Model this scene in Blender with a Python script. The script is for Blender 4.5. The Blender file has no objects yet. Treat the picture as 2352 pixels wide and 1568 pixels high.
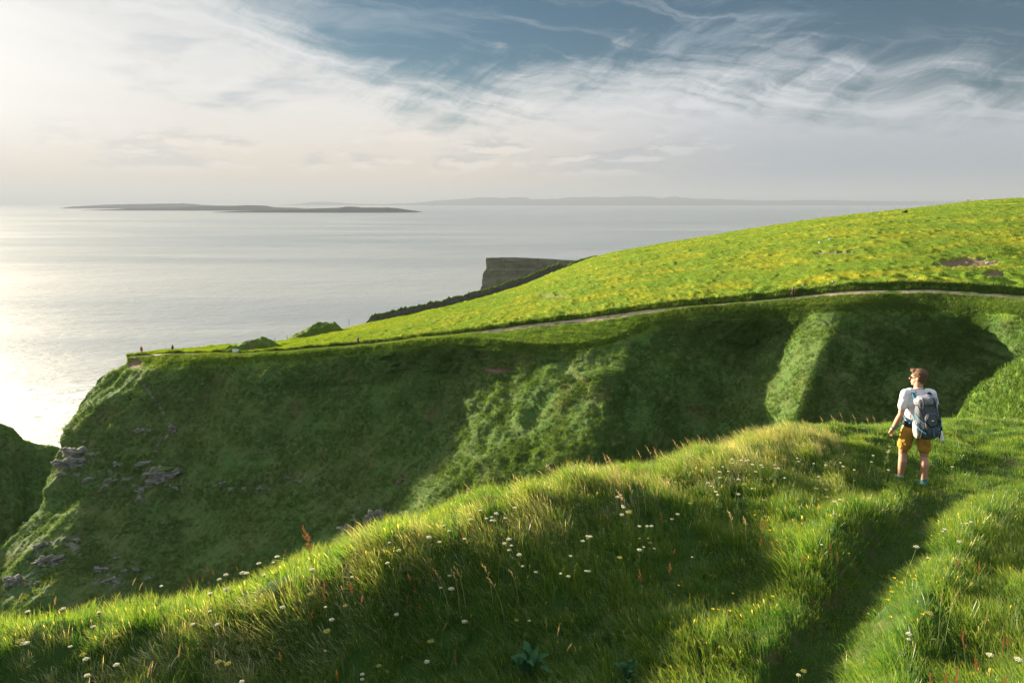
import bpy, bmesh, math, random
import numpy as np
from mathutils import Vector, Matrix, Euler
R = math.radians
random.seed(7)
rng = np.random.default_rng(11)
scene = bpy.context.scene
COL = scene.collection

# ------------------------------------------------------------------ camera model
F = 1568.0
TH = math.atan(317 / F)
ST, CT = math.sin(TH), math.cos(TH)
SEA = -100.0

def ray(x, y):
    """Direction through a photo position, scaled so that its forward component (world Y) is 1."""
    a = (np.asarray(x, float) - 1176) / F
    b = (784 - np.asarray(y, float)) / F
    dy = CT + b * ST
    return a / dy, (-ST + b * CT) / dy

def at(x, y, Y):
    kx, kz = ray(x, y)
    Y = np.asarray(Y, float) + 0 * kx
    return np.stack([kx * Y, Y, kz * Y], -1)

def ip(v, tab):
    """Piecewise-linear table lookup."""
    xs, ys = zip(*tab)
    return np.interp(v, xs, ys)

def ips(v, tab, n=5):
    """Softened table lookup."""
    xs = [t[0] for t in tab]
    w = (max(xs) - min(xs)) * 0.012
    return sum(ip(np.asarray(v) + k * w, tab) for k in range(-n // 2 + 1, n // 2 + 1)) / len(range(-n // 2 + 1, n // 2 + 1))

def sst(a, b, v):
    t = np.clip((v - a) / (b - a), 0, 1)
    return t * t * (3 - 2 * t)

# ------------------------------------------------------------------ noise
_perm = np.random.default_rng(3).permutation(256)
_perm = np.concatenate([_perm, _perm, _perm])
_grad = np.random.default_rng(4).normal(size=(256, 3))
_grad /= np.linalg.norm(_grad, axis=1)[:, None]

def perlin(p):
    pi = np.floor(p).astype(np.int64)
    pf = p - pi
    pi &= 255
    u = pf * pf * pf * (pf * (pf * 6 - 15) + 10)
    out = 0
    for dx in (0, 1):
        for dy in (0, 1):
            for dz in (0, 1):
                h = _perm[_perm[_perm[(pi[..., 0] + dx) & 255] + ((pi[..., 1] + dy) & 255)] + ((pi[..., 2] + dz) & 255)]
                g = _grad[h]
                d = (g[..., 0] * (pf[..., 0] - dx) + g[..., 1] * (pf[..., 1] - dy) + g[..., 2] * (pf[..., 2] - dz))
                w = (u[..., 0] if dx else 1 - u[..., 0]) * (u[..., 1] if dy else 1 - u[..., 1]) * (u[..., 2] if dz else 1 - u[..., 2])
                out = out + d * w
    return out * 1.6

def fbm(p, scale, octv=3, seed=0.0):
    p = np.asarray(p, float) / scale + seed
    s, a = 0, 1.0
    for _ in range(octv):
        s = s + a * perlin(p)
        p = p * 2.03 + 7.1
        a *= 0.5
    return s

# ------------------------------------------------------------------ object helpers
def mesh_from(name, verts, faces, mat=None, parent=None, smooth=True):
    me = bpy.data.meshes.new(name)
    verts = np.asarray(verts, np.float32).reshape(-1, 3)
    if isinstance(faces, np.ndarray):
        nf, k = faces.shape
        me.vertices.add(len(verts))
        me.vertices.foreach_set('co', verts.ravel())
        me.loops.add(nf * k)
        me.loops.foreach_set('vertex_index', faces.astype(np.int32).ravel())
        me.polygons.add(nf)
        me.polygons.foreach_set('loop_start', np.arange(0, nf * k, k, dtype=np.int32))
        me.update(calc_edges=True)
    else:
        me.from_pydata([tuple(v) for v in verts], [], faces)
    if smooth:
        me.polygons.foreach_set('use_smooth', np.ones(len(me.polygons), bool))
    if mat:
        me.materials.append(mat)
    o = bpy.data.objects.new(name, me)
    COL.objects.link(o)
    if parent:
        o.parent = parent
    return o

def grid_faces(r, c):
    i = np.arange(r * c).reshape(r, c)
    return np.stack([i[:-1, :-1], i[:-1, 1:], i[1:, 1:], i[1:, :-1]], -1).reshape(-1, 4)

def tag(o, label=None, cat=None, group=None, kind=None):
    if label: o['label'] = label
    if cat: o['category'] = cat
    if group: o['group'] = group
    if kind: o['kind'] = kind
    return o

def empty(name, loc, rz=0.0):
    o = bpy.data.objects.new(name, None)
    o.empty_display_size = 0.2
    o.location = loc
    o.rotation_euler = (0, 0, rz)
    COL.objects.link(o)
    return o

def attr(o, name, vals):
    a = o.data.attributes.new(name, 'FLOAT', 'POINT')
    a.data.foreach_set('value', np.asarray(vals, np.float32).ravel())

# ------------------------------------------------------------------ material helpers
class NT:
    def __init__(s, tree):
        s.t = tree
        s.t.nodes.clear()
    def n(s, typ, **kw):
        nd = s.t.nodes.new(typ)
        for k, v in kw.items():
            if k.startswith('_'):
                setattr(nd, k[1:], v)
        for k, v in kw.items():
            if k.startswith('_'):
                continue
            key = int(k[1:]) if k[0] == 'i' and k[1:].isdigit() else k.replace('__', ' ')
            sock = nd.inputs[key]
            if isinstance(v, bpy.types.NodeSocket):
                s.t.links.new(v, sock)
            else:
                sock.default_value = v
        return nd
    def math(s, op, a, b=0.0, c=0.0, clamp=False):
        nd = s.n('ShaderNodeMath', _operation=op, _use_clamp=clamp, i0=a, i1=b)
        if op in ('MULTIPLY_ADD', 'SMOOTH_MIN', 'COMPARE'):
            if isinstance(c, bpy.types.NodeSocket): s.t.links.new(c, nd.inputs[2])
            else: nd.inputs[2].default_value = c
        return nd.outputs[0]
    def ss(s, a, b, v):
        nd = s.n('ShaderNodeMapRange', _interpolation_type='SMOOTHSTEP')
        for i, q in enumerate((v, a, b)):
            if isinstance(q, bpy.types.NodeSocket): s.t.links.new(q, nd.inputs[i])
            else: nd.inputs[i].default_value = q
        return nd.outputs[0]
    def mix(s, f, a, b, bt='MIX'):
        nd = s.n('ShaderNodeMix', _data_type='RGBA', _blend_type=bt)
        for i, q in ((0, f), (6, a), (7, b)):
            if isinstance(q, bpy.types.NodeSocket): s.t.links.new(q, nd.inputs[i])
            elif i == 0: nd.inputs[0].default_value = q
            else: nd.inputs[i].default_value = (*q, 1) if len(q) == 3 else q
        return nd.outputs[2]
    def noise(s, vec, scale, detail=4, rough=0.55, dist=0.0):
        return s.n('ShaderNodeTexNoise', Vector=vec, Scale=scale, Detail=detail, Roughness=rough, Distortion=dist).outputs[0]
    def ramp(s, f, stops):
        nd = s.n('ShaderNodeValToRGB', Fac=f)
        el = nd.color_ramp.elements
        while len(el) < len(stops): el.new(0.5)
        for e, (p, c) in zip(el, stops):
            e.position = p
            e.color = (*c, 1) if len(c) == 3 else c
        return nd.outputs[0]
    def at(s, name):
        return s.n('ShaderNodeAttribute', _attribute_name=name).outputs['Fac']

def new_mat(name):
    m = bpy.data.materials.new(name)
    m.use_nodes = True
    t = NT(m.node_tree)
    return m, t

def out(t, shader, disp=None):
    o = t.n('ShaderNodeOutputMaterial')
    t.t.links.new(shader, o.inputs[0])

def simple(name, col, rough=0.8, spec=0.3, var=0.15, scale=20.0, bump=0.0, metal=0.0):
    m, t = new_mat(name)
    tc = t.n('ShaderNodeTexCoord').outputs['Object']
    nz = t.noise(tc, scale, 4)
    c = t.mix(nz, tuple(max(0, v * (1 - var)) for v in col), tuple(v * (1 + var) for v in col))
    b = t.n('ShaderNodeBsdfPrincipled', Base__Color=c, Roughness=rough, Metallic=metal)
    b.inputs['Specular IOR Level'].default_value = spec
    if bump:
        bm = t.n('ShaderNodeBump', Strength=bump, Distance=0.01, Height=t.noise(tc, scale * 3, 3))
        t.t.links.new(bm.outputs[0], b.inputs['Normal'])
    out(t, b.outputs[0])
    return m

# ------------------------------------------------------------------ render and light settings
EV = 2.45
SUN_AZ, SUN_EL = R(-50), R(10)
SUNV = np.array([math.sin(SUN_AZ) * math.cos(SUN_EL), math.cos(SUN_AZ) * math.cos(SUN_EL), math.sin(SUN_EL)])
scene.view_settings.view_transform = 'Standard'
scene.view_settings.look = 'None'
scene.view_settings.exposure = EV
scene.view_settings.gamma = 1
scene.render.engine = 'CYCLES'
scene.cycles.max_bounces = 6
scene.cycles.diffuse_bounces = 3
scene.cycles.transmission_bounces = 4
scene.cycles.volume_bounces = 1
scene.cycles.use_denoising = True
scene.cycles.sample_clamp_indirect = 6

cam = bpy.data.cameras.new('camera')
cam.lens = 24
cam.sensor_width = 36
cam.clip_start = 0.05
cam.clip_end = 120000
camo = bpy.data.objects.new('camera', cam)
camo.rotation_euler = (R(90) - TH, 0, 0)
COL.objects.link(camo)
scene.camera = camo

sl = bpy.data.lights.new('sun', 'SUN')
sl.energy = 5.0
sl.angle = R(0.6)
sl.color = (1.0, 0.85, 0.60)
so = bpy.data.objects.new('sun', sl)
so.rotation_euler = Vector(-SUNV).to_track_quat('-Z', 'Y').to_euler()
COL.objects.link(so)

# ------------------------------------------------------------------ sky
def build_world():
    w = bpy.data.worlds.new('World')
    scene.world = w
    w.use_nodes = True
    t = NT(w.node_tree)
    STR = 0.1
    K = 1.0 / (STR * 2 ** EV)
    tc = t.n('ShaderNodeTexCoord').outputs['Generated']
    sx = t.n('ShaderNodeSeparateXYZ', Vector=tc)
    X, Y, Z = sx.outputs
    az = t.math('ARCTAN2', X, Y)
    el = t.math('ARCSINE', Z)
    dot = t.n('ShaderNodeVectorMath', _operation='DOT_PRODUCT', i0=tc, i1=tuple(SUNV)).outputs['Value']
    ang = t.math('ARCCOSINE', dot)
    sky = t.n('ShaderNodeTexSky', _sky_type='NISHITA', _sun_disc=False, _sun_elevation=SUN_EL, _sun_rotation=SUN_AZ,
              _air_density=1.0, _dust_density=0.6, _ozone_density=1.5).outputs[0]
    def c(*v):  # display colour (0..255) -> sky radiance
        f = lambda q: ((q / 255 + 0.055) / 1.055) ** 2.4 if q > 10 else q / 3294
        return tuple(f(q) * K for q in v)
    # deep clear air, tinted a little towards teal
    high = t.ss(0.28, 0.75, el)
    clear = t.mix(1.0, sky, t.mix(high, (0.042, 0.090, 0.116), (0.85, 0.95, 1.0)), 'MULTIPLY')
    comb = lambda a, b, z=0.0: t.n('ShaderNodeCombineXYZ', X=a, Y=b, Z=z).outputs[0]
    # domain warp
    v0 = comb(az, t.math('MULTIPLY', el, 2.2))
    wn = t.n('ShaderNodeTexNoise', Vector=v0, Scale=5.0, Detail=3.0)
    wr = t.math('SUBTRACT', wn.outputs[0], 0.5)
    azw = t.math('MULTIPLY_ADD', wr, 0.16, az)
    elw = t.math('MULTIPLY_ADD', wr, 0.05, el)
    # long streaks, fibrous strands, broad masses
    wn2 = t.n('ShaderNodeTexNoise', Vector=comb(azw, t.math('MULTIPLY', elw, 2.0), 4.0), Scale=11.0, Detail=5.0, Roughness=0.6)
    w2 = t.math('SUBTRACT', wn2.outputs[0], 0.5)
    azx, elx = t.math('MULTIPLY_ADD', w2, 0.045, azw), t.math('MULTIPLY_ADD', w2, 0.018, elw)
    st1 = t.noise(comb(t.math('MULTIPLY', t.math('MULTIPLY_ADD', elx, 2.4, azx), 3.0), t.math('MULTIPLY', t.math('MULTIPLY_ADD', azx, 0.16, elx), 24.0)), 1.6, 12, 0.66, 0.25)
    hair = t.noise(comb(t.math('MULTIPLY', t.math('MULTIPLY_ADD', elx, -1.3, azx), 16.0), t.math('MULTIPLY', elx, 13.0), 3.3), 1.0, 12, 0.68, 0.5)
    big = t.noise(comb(t.math('MULTIPLY', azw, 3.4), t.math('MULTIPLY', elw, 11.0), 1.7), 1.3, 9, 0.62, 0.3)
    # upper edge of the veil as a function of azimuth
    fc = t.n('ShaderNodeFloatCurve', Value=t.math('MULTIPLY_ADD', az, 0.625, 0.5))
    cv = fc.mapping.curves[0]
    pts = [(0, .34), (.10, .33), (.22, .30), (.31, .235), (.38, .185), (.45, .155), (.52, .175), (.60, .188), (.70, .178), (.80, .155), (.9, .14), (1, .13)]
    cv.points[0].location = pts[0]
    cv.points[1].location = pts[-1]
    for p in pts[1:-1]: cv.points.new(*p)
    fc.mapping.update()
    edge = fc.outputs[0]
    e1 = t.math('SUBTRACT', el, edge)
    nsum = t.math('ADD', t.math('MULTIPLY', t.math('SUBTRACT', st1, 0.5), 0.16),
                  t.math('ADD', t.math('MULTIPLY', t.math('SUBTRACT', hair, 0.5), 0.15), t.math('MULTIPLY', t.math('SUBTRACT', big, 0.5), 0.15)))
    e2 = t.math('SUBTRACT', e1, nsum)
    veil = t.math('SUBTRACT', 1.0, t.ss(-0.075, 0.045, e2))
    # thin wisps high in the clear part
    wis = t.math('MULTIPLY', t.ss(0.50, 0.82, st1), 0.5)
    veil = t.math('MAXIMUM', veil, wis)
    veil = t.math('MAXIMUM', veil, t.math('MULTIPLY', t.ss(0.34, 0.6, el), 0.75))  # overhead veil, out of frame, added for fill light
    lump = t.ss(0.3, 0.75, st1)
    # veil colour by elevation, for the half towards and away from the sun
    far = t.ramp(t.math('MULTIPLY', el, 3.4), [(0.0, c(156, 170, 182)), (0.14, c(168, 181, 193)), (0.30, c(196, 202, 210)), (0.5, c(205, 211, 217)), (0.75, c(196, 206, 215)), (0.95, c(214, 222, 230))])
    near = t.ramp(t.math('MULTIPLY', el, 3.4), [(0.0, c(234, 206, 176)), (0.10, c(240, 218, 194)), (0.30, c(246, 238, 228)), (0.5, c(242, 239, 234)), (0.75, c(214, 218, 220))])
    side = t.ss(-0.15, 0.42, az)
    vc = t.mix(1.0, t.mix(side, near, far), t.mix(side, (0.96, 0.96, 0.96), (0.88, 0.89, 0.90)), 'MULTIPLY')
    vc = t.mix(t.math('MULTIPLY', t.math('MULTIPLY', lump, t.ss(0.07, 0.14, el)), 0.62), vc, c(246, 247, 249))
    col = t.mix(veil, clear, vc)
    # grey streaks inside the veil
    gs = t.math('MULTIPLY', t.ss(0.52, 0.70, big), t.ss(0.03, 0.14, el))
    col = t.mix(t.math('MULTIPLY', gs, 0.6), col, c(140, 164, 180))
    col = t.mix(t.ss(0.36, 0.7, el), col, tuple(v * 1.2 for v in c(216, 224, 234)))  # unseen overhead cloud, brightened to lift the fill in shaded slopes
    # low cloud banks
    vb = comb(t.math('MULTIPLY', az, 9.0), t.math('MULTIPLY', el, 34.0), 5.0)
    cb = t.noise(vb, 1.3, 10, 0.58, 0.2)
    bw = t.math('MULTIPLY', t.ss(0.030, 0.052, el), t.math('SUBTRACT', 1.0, t.ss(0.075, 0.115, el)))
    bw = t.math('MULTIPLY', bw, t.math('SUBTRACT', 1.0, t.ss(0.05, 0.45, az)))
    puff = t.math('MULTIPLY', t.ss(0.47, 0.56, cb), bw)
    cb2 = t.noise(comb(t.math('MULTIPLY', az, 9.0), t.math('MULTIPLY_ADD', el, 34.0, -0.30), 5.0), 1.3, 10, 0.58, 0.2)
    lit = t.ss(-0.03, 0.08, t.math('SUBTRACT', cb, cb2))
    pc = t.mix(lit, t.mix(side, c(204, 202, 200), c(160, 174, 186)), t.mix(side, c(250, 238, 224), c(222, 224, 226)))
    col = t.mix(t.math('MULTIPLY', puff, 0.85), col, pc)
    # glow round the sun, which stands just outside the frame
    g1 = t.math('POWER', t.math('SUBTRACT', 1.0, t.ss(0.0, 0.56, ang)), 1.5)
    g2 = t.math('POWER', t.math('SUBTRACT', 1.0, t.ss(0.0, 0.92, ang)), 1.6)
    col = t.mix(t.math('MULTIPLY', g2, 0.45), col, c(252, 246, 234))
    hot = t.mix(t.ss(0.0, 0.10, el), tuple(v * 1.00 for v in c(250, 226, 200)), tuple(v * 1.30 for v in c(255, 252, 246)))
    col = t.mix(g1, col, hot)
    bg = t.n('ShaderNodeBackground', Color=col, Strength=STR)
    o = t.n('ShaderNodeOutputWorld')
    t.t.links.new(bg.outputs[0], o.inputs[0])
build_world()

# ------------------------------------------------------------------ sea, islands, far coast, haze
def build_sea():
    m, t = new_mat('sea_water')
    geo = t.n('ShaderNodeNewGeometry').outputs['Position']
    mp = lambda sx, sy, rot=0.0: t.n('ShaderNodeMapping', Vector=geo, Scale=(sx, sy, 1), Rotation=(0, 0, rot)).outputs[0]
    n1 = t.noise(mp(0.012, 0.030, R(18)), 1.0, 8, 0.6)
    n2 = t.noise(mp(0.10, 0.22, R(25)), 1.0, 6, 0.65, 0.4)
    n3 = t.noise(mp(0.55, 0.9, R(-20)), 1.0, 5, 0.6, 0.4)
    h = t.math('ADD', t.math('MULTIPLY', n1, 7.0), t.math('ADD', t.math('MULTIPLY', n2, 2.4), t.math('MULTIPLY', n3, 0.5)))
    bmp = t.n('ShaderNodeBump', Strength=0.35, Distance=1.0, Height=h)
    slick = t.noise(mp(0.0007, 0.0030, R(6)), 1.0, 6, 0.55, 0.8)
    rough = t.math('MULTIPLY_ADD', t.ss(0.35, 0.7, slick), 0.12, 0.36)
    foam = t.math('MULTIPLY', t.at('foam'), t.ss(0.44, 0.60, t.noise(mp(0.16, 0.30, R(10)), 1.0, 9, 0.7, 1.2)))
    col = t.mix(t.ss(0.3, 0.75, slick), (0.19, 0.22, 0.235), (0.27, 0.285, 0.285))
    col = t.mix(foam, col, (0.75, 0.75, 0.72))
    b = t.n('ShaderNodeBsdfPrincipled', Base__Color=col, Roughness=rough, IOR=1.45, Normal=bmp.outputs[0])
    b.inputs['Specular IOR Level'].default_value = 0.36
    out(t, b.outputs[0])
    ys = np.concatenate([np.linspace(-300, 900, 90), np.geomspace(950, 60000, 60)])
    xs = np.concatenate([-np.geomspace(60000, 1050, 40), np.linspace(-1000, 600, 120), np.geomspace(650, 60000, 40)])
    XX, YY = np.meshgrid(xs, ys)
    o = mesh_from('sea', np.stack([XX, YY, XX * 0 + SEA], -1), grid_faces(len(ys), len(xs)), m)
    d = np.hypot((XX + 215) / 95, (YY - 330) / 55)
    attr(o, 'foam', np.clip(1.25 - d, 0, 1))
    tag(o, kind='structure')
build_sea()

def island(name, label, base, Y, prof, depth, mat, cat='island', group=None):
    """A low island: ridge profile across, rounded cross-section, foot at the water line."""
    x0, x1 = prof[0][0], prof[-1][0]
    n, mrow = 220, 24
    xs = np.linspace(x0, x1, n)
    top = ip(xs, prof)
    kx, kz = ray(xs, top)
    h = np.maximum(kz * Y - SEA, 0.0)
    X = kx * Y
    h = h * (1 + 0.10 * fbm(np.stack([X / 400, X * 0, X * 0], -1), 1, 4))
    v = np.linspace(-1, 1, mrow)
    wdt = depth * (0.35 + 0.65 * np.clip(h / max(h.max(), 1), 0, 1) ** 0.5)
    P = np.zeros((mrow, n, 3))
    for i, q in enumerate(v):
        P[i, :, 0] = X
        P[i, :, 1] = Y + q * wdt
        c = max(0, 1 - abs(q) ** 5)
        P[i, :, 2] = SEA - 3 + (h + 3) * c * (1 + 0.12 * fbm(np.stack([X / 300, X * 0 + q * 3, X * 0], -1), 1, 3, 5.0))
    o = mesh_from(name, P, grid_faces(mrow, n), mat)
    tag(o, label, cat, group, kind='structure')
    return o

m_isl, t = new_mat('island_ground')
pos = t.n('ShaderNodeNewGeometry').outputs['Position']
nz = t.noise(pos, 0.004, 6)
b = t.n('ShaderNodeBsdfPrincipled', Base__Color=t.mix(nz, (0.018, 0.026, 0.018), (0.040, 0.044, 0.038)), Roughness=0.95)
b.inputs['Specular IOR Level'].default_value = 0.0
out(t, b.outputs[0])
island('island_terrain', 'low dark grey island lying nearest across the sea', 487, 7900,
       [(505, 487), (560, 484.5), (650, 482), (720, 479), (790, 477.5), (800, 475.5), (822, 477), (850, 477.5), (890, 477.5), (905, 478.5), (925, 481.5), (945, 484), (966, 486.8)], 500, m_isl)
island('island_terrain', 'middle flat island ending in a low bluff', 481, 10300,
       [(210, 482.5), (260, 481), (330, 478.5), (420, 476.5), (500, 473.5), (560, 472.3), (585, 473), (600, 475.5), (620, 478.2), (700, 479.5), (780, 481), (840, 482.5)], 800, m_isl)
island('island_terrain', 'palest island fading into the peach haze', 477, 14500,
       [(185, 478), (200, 474.5), (220, 472.8), (300, 470), (380, 468), (410, 468.2), (440, 470.8), (500, 472.5), (600, 475.5), (700, 478.2)], 1200, m_isl)
mt = [(640, 471.5), (700, 468), (730, 463.5), (760, 464.5), (800, 468), (880, 469), (960, 466), (1010, 461), (1060, 458), (1100, 455), (1130, 454), (1160, 456), (1185, 452.5),
      (1215, 457), (1250, 459), (1290, 456), (1330, 453), (1400, 454), (1440, 452), (1490, 453), (1515, 456.5), (1550, 452.5), (1580, 457), (1640, 458), (1700, 460), (1760, 461.5),
      (1850, 460), (1950, 461.5), (2050, 463), (2150, 463), (2260, 461), (2400, 462), (2600, 467), (2750, 471)]
island('hills', 'pale blue mountain range on the far coast', 470, 34500, mt, 2500, m_isl, 'mountains')

def build_haze():
    m = bpy.data.materials.new('haze')
    m.use_nodes = True
    t = NT(m.node_tree)
    v = t.n('ShaderNodeVolumePrincipled', Color=(0.23, 0.26, 0.315, 1), Density=5.0e-5, Anisotropy=0.1)
    o = t.n('ShaderNodeOutputMaterial')
    t.t.links.new(v.outputs[0], o.inputs['Volume'])
    x, y0, y1, z0, z1 = 62000, -2000, 62000, SEA - 4, 800
    vs = [(-x, y0, z0), (x, y0, z0), (x, y1, z0), (-x, y1, z0), (-x, y0, z1), (x, y0, z1), (x, y1, z1), (-x, y1, z1)]
    fs = [(3, 2, 1, 0), (4, 5, 6, 7), (0, 1, 5, 4), (1, 2, 6, 5), (2, 3, 7, 6), (3, 0, 4, 7)]
    o = mesh_from('haze', vs, fs, m, smooth=False)
    tag(o, kind='stuff')
build_haze()

# ------------------------------------------------------------------ headland (field, path ledge, ravine face)
def kz_(x, y):
    return ray(x, y)[1]

SKY = [(292, 817), (310, 811), (325, 807), (360, 805), (400, 803), (470, 797), (540, 788), (640, 787), (660, 782), (720, 770), (800, 752), (850, 740), (960, 716), (1080, 690), (1200, 656), (1300, 613), (1360, 590), (1400, 580), (1600, 545),
       (1880, 501), (2000, 488), (2080, 480), (2190, 467.5), (2240, 460), (2352, 453.5), (2500, 448), (2700, 444)]
SKYD = [(292, 147), (400, 150), (640, 166), (850, 175), (1080, 190), (1300, 213), (1600, 228), (1880, 235), (2200, 240), (2700, 240)]
PTH = [(292, 824), (330, 813), (400, 811), (480, 812), (560, 813), (640, 808), (740, 800), (822, 793), (960, 778), (1080, 766), (1200, 751), (1330, 737), (1450, 722), (1550, 708), (1700, 697), (1820, 687), (1900, 675), (2000, 669), (2100, 668), (2200, 673), (2280, 680), (2352, 684), (2700, 690)]
PTHD = [(292, 147), (330, 144), (400, 139), (560, 134), (640, 131), (822, 126), (1100, 117), (1400, 109), (1820, 99), (1900, 97.5), (2352, 88), (2700, 80)]
PTW = [(292, 4), (400, 3), (640, 3.5), (1000, 5), (1150, 7.5), (1400, 10), (1500, 8), (1700, 6), (1900, 7.5), (2100, 8), (2352, 10), (2700, 10)]
RIM = [(292, 832), (312, 834), (330, 829), (420, 828), (480, 823), (560, 818), (640, 815), (822, 799), (1000, 774), (1060, 772), (1100, 776), (1180, 787), (1300, 790), (1390, 782), (1440, 763), (1480, 740), (1560, 714), (1640, 703), (1700, 704), (1830, 700), (1910, 700), (1950, 696), (2000, 694), (2060, 690), (2200, 700), (2352, 708), (2700, 716)]
RIMD = [(292, 146), (330, 139), (420, 134), (560, 130), (640, 127.5), (822, 123), (1000, 115), (1100, 110), (1200, 105), (1390, 101.5), (1480, 104.5), (1560, 104), (1700, 100), (1830, 96), (1910, 93), (2060, 92.5), (2200, 88.5), (2352, 82), (2700, 70)]
EDGE = [(817, 292), (832, 289), (850, 252), (900, 203), (960, 165), (1000, 151), (1040, 136), (1100, 108), (1140, 112), (1200, 66), (1300, -30), (1450, -140), (1650, -240)]
# ridge and hollow lines down the face: (list of (y, x)), (list of (y, depth offset))
LINES = [
    ([(800, 300), (850, 272), (900, 228), (1000, 178), (1100, 140), (1300, 40), (1600, -120)], [(820, -1.5), (900, -3), (1000, -5), (1600, -9)]),
    ([(800, 505), (910, 480), (1000, 440), (1150, 420), (1600, 400)], [(815, 1.5), (860, 4.5), (960, 4.5), (1150, 2.5), (1600, 1)]),
    ([(800, 640), (850, 585), (910, 535), (1000, 520), (1600, 520)], [(815, 0), (860, -0.5), (950, 1.5), (1150, 1), (1600, 0)]),
    ([(770, 1060), (860, 1030), (930, 1005), (1000, 978), (1040, 960), (1150, 900), (1600, 800)], [(775, 2.5), (820, 8.5), (1000, 9.5), (1080, 6), (1200, 1), (1600, 0)]),
    ([(770, 1200), (860, 1120), (930, 1075), (1000, 1040), (1050, 1020), (1150, 980), (1600, 900)], [(780, 1.0), (860, 4.0), (1000, 4.5), (1080, 2), (1200, -1), (1600, -1)]),
    ([(770, 1400), (860, 1390), (1000, 1380), (1050, 1360), (1150, 1330), (1600, 1300)], [(780, -1.5), (860, -6), (1000, -6.5), (1100, -4), (1600, 0)]),
    ([(690, 1775), (760, 1748), (860, 1700), (930, 1650), (980, 1610), (1050, 1570), (1600, 1480)], [(700, 2), (760, 5.5), (860, 7.0), (960, 6), (1050, 4), (1600, 0)]),
    ([(690, 1925), (760, 1906), (860, 1864), (930, 1836), (980, 1818), (1050, 1800), (1600, 1780)], [(700, -2), (760, -3.5), (860, -4.5), (960, -4.5), (1050, -4), (1600, 0)]),
    ([(690, 1985), (760, 1962), (860, 1925), (930, 1898), (980, 1880), (1050, 1860), (1600, 1840)], [(700, -0.8), (760, -1.2), (860, -1.4), (960, -1.5), (1050, -2), (1600, 0)]),
    ([(690, 2215), (760, 2225), (860, 2205), (930, 2180), (1600, 2150)], [(700, 0.5), (760, 1.6), (860, 3.4), (960, 4), (1600, 3)]),
    ([(690, 2400), (760, 2440), (860, 2460), (1600, 2480)], [(700, -2), (760, -2), (1600, 0)]),
]

def face_offset(x, y):
    xs = np.stack([ips(y, l[0]) for l in LINES])
    os_ = np.stack([ips(y, l[1]) for l in LINES])
    res = np.zeros_like(x) + os_[0]
    for i in range(len(LINES) - 1):
        t = np.clip((x - xs[i]) / (xs[i + 1] - xs[i]), 0, 1)
        # hollows and crests are pointed on the lit side, rounded on the other
        t = t * 0.75 + 0.25 * t * t * (3 - 2 * t)
        res = np.where(x > xs[i], os_[i] + (os_[i + 1] - os_[i]) * t, res)
    return res

NC = 1150
XR = 2620.0
u = np.linspace(0, 1, NC)
# field rows
xt = 292 + (XR - 292) * u
l1 = at(xt, ips(xt, SKY), ips(xt, SKYD))
py = ips(xt, PTH); pw = ips(xt, PTW); pd = ips(xt, PTHD)
bank = 0.68 * ip(xt, [(292, 0), (560, 1), (640, 5), (1000, 9), (1400, 18), (1800, 24), (2000, 26), (2352, 26), (2700, 26)])
l3 = at(xt, py - pw / 2 - bank, pd + bank * 0.05 + 0.9)
l4 = at(xt, py - pw / 2, pd + 0.6)
l5 = at(xt, py + pw / 2, pd - 0.6)
l6 = at(xt, np.maximum(ips(xt, RIM), py + pw / 2 + 1.0), np.minimum(ips(xt, RIMD), pd - 0.9))

def strip(a, b, n, bulge=0.0, last=False):
    t = np.linspace(0, 1, n, endpoint=last)[:, None, None]
    p = a[None] * (1 - t) + b[None] * t
    if np.ndim(bulge) or bulge:
        p[..., 2] += (np.sin(np.pi * t[..., 0]) * bulge)
    return p
n_f, n_b, n_p, n_l = 230, 26, 10, 34
field_b = np.interp(xt, [292, 900, 1300, 1900, 2600], [0.0, 0.5, 2.0, 2.5, 2.0])
back = []
for s, dz in ((60, 75), (30, 40), (12, 14), (5, 4)):
    q = l1.copy(); q[:, 1] += s; q[:, 0] *= (l1[:, 1] + s) / l1[:, 1]; q[:, 2] -= dz
    q[:, 2] = np.maximum(q[:, 2], SEA - 2)
    back.append(q)
back = np.stack(back)
top = np.concatenate([back, strip(l1, l3, n_f, field_b[None]), strip(l3, l4, n_b, -0.5 * bank[None] / 26), strip(l4, l5, n_p, -0.05), strip(l5, l6, n_l, 0.12, True)])
# face rows
NF = 420
yb = 1640.0
rim_y = np.maximum(ips(xt, RIM), py + pw / 2 + 1.0)
fr = np.linspace(0, 1, NF + 1)[1:] ** 1.12
face = np.zeros((NF, NC, 3))
for i, q in enumerate(fr):
    xf = xt.copy()
    for it in range(3):
        y = rim_y + (yb - rim_y) * q
        xl = ips(y, EDGE) + 5 * np.sin(y * .071) * np.sin(y * .023 + 1) - 4 * np.abs(np.sin(y * .11))
        xf = xl + (XR - xl) * u
        xf = xt + (xf - xt) * np.clip(q * 40, 0, 1)
    y = rim_y + (yb - rim_y) * q
    Yr, zr = l6[:, 1], l6[:, 2]
    tt = np.interp(y - rim_y, [0, 25, 120, 500, 900], [0.75, 0.95, 0.98, 0.86, 0.7])
    k = kz_(xf, y)
    Yb = (Yr * tt - zr) / (tt - k)
    off = face_offset(xf, y) * sst(0, 95, y - rim_y)
    face[i] = at(xf, y, np.maximum(Yb + off, 20))
P = np.concatenate([top, face])
rows = len(P)
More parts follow.
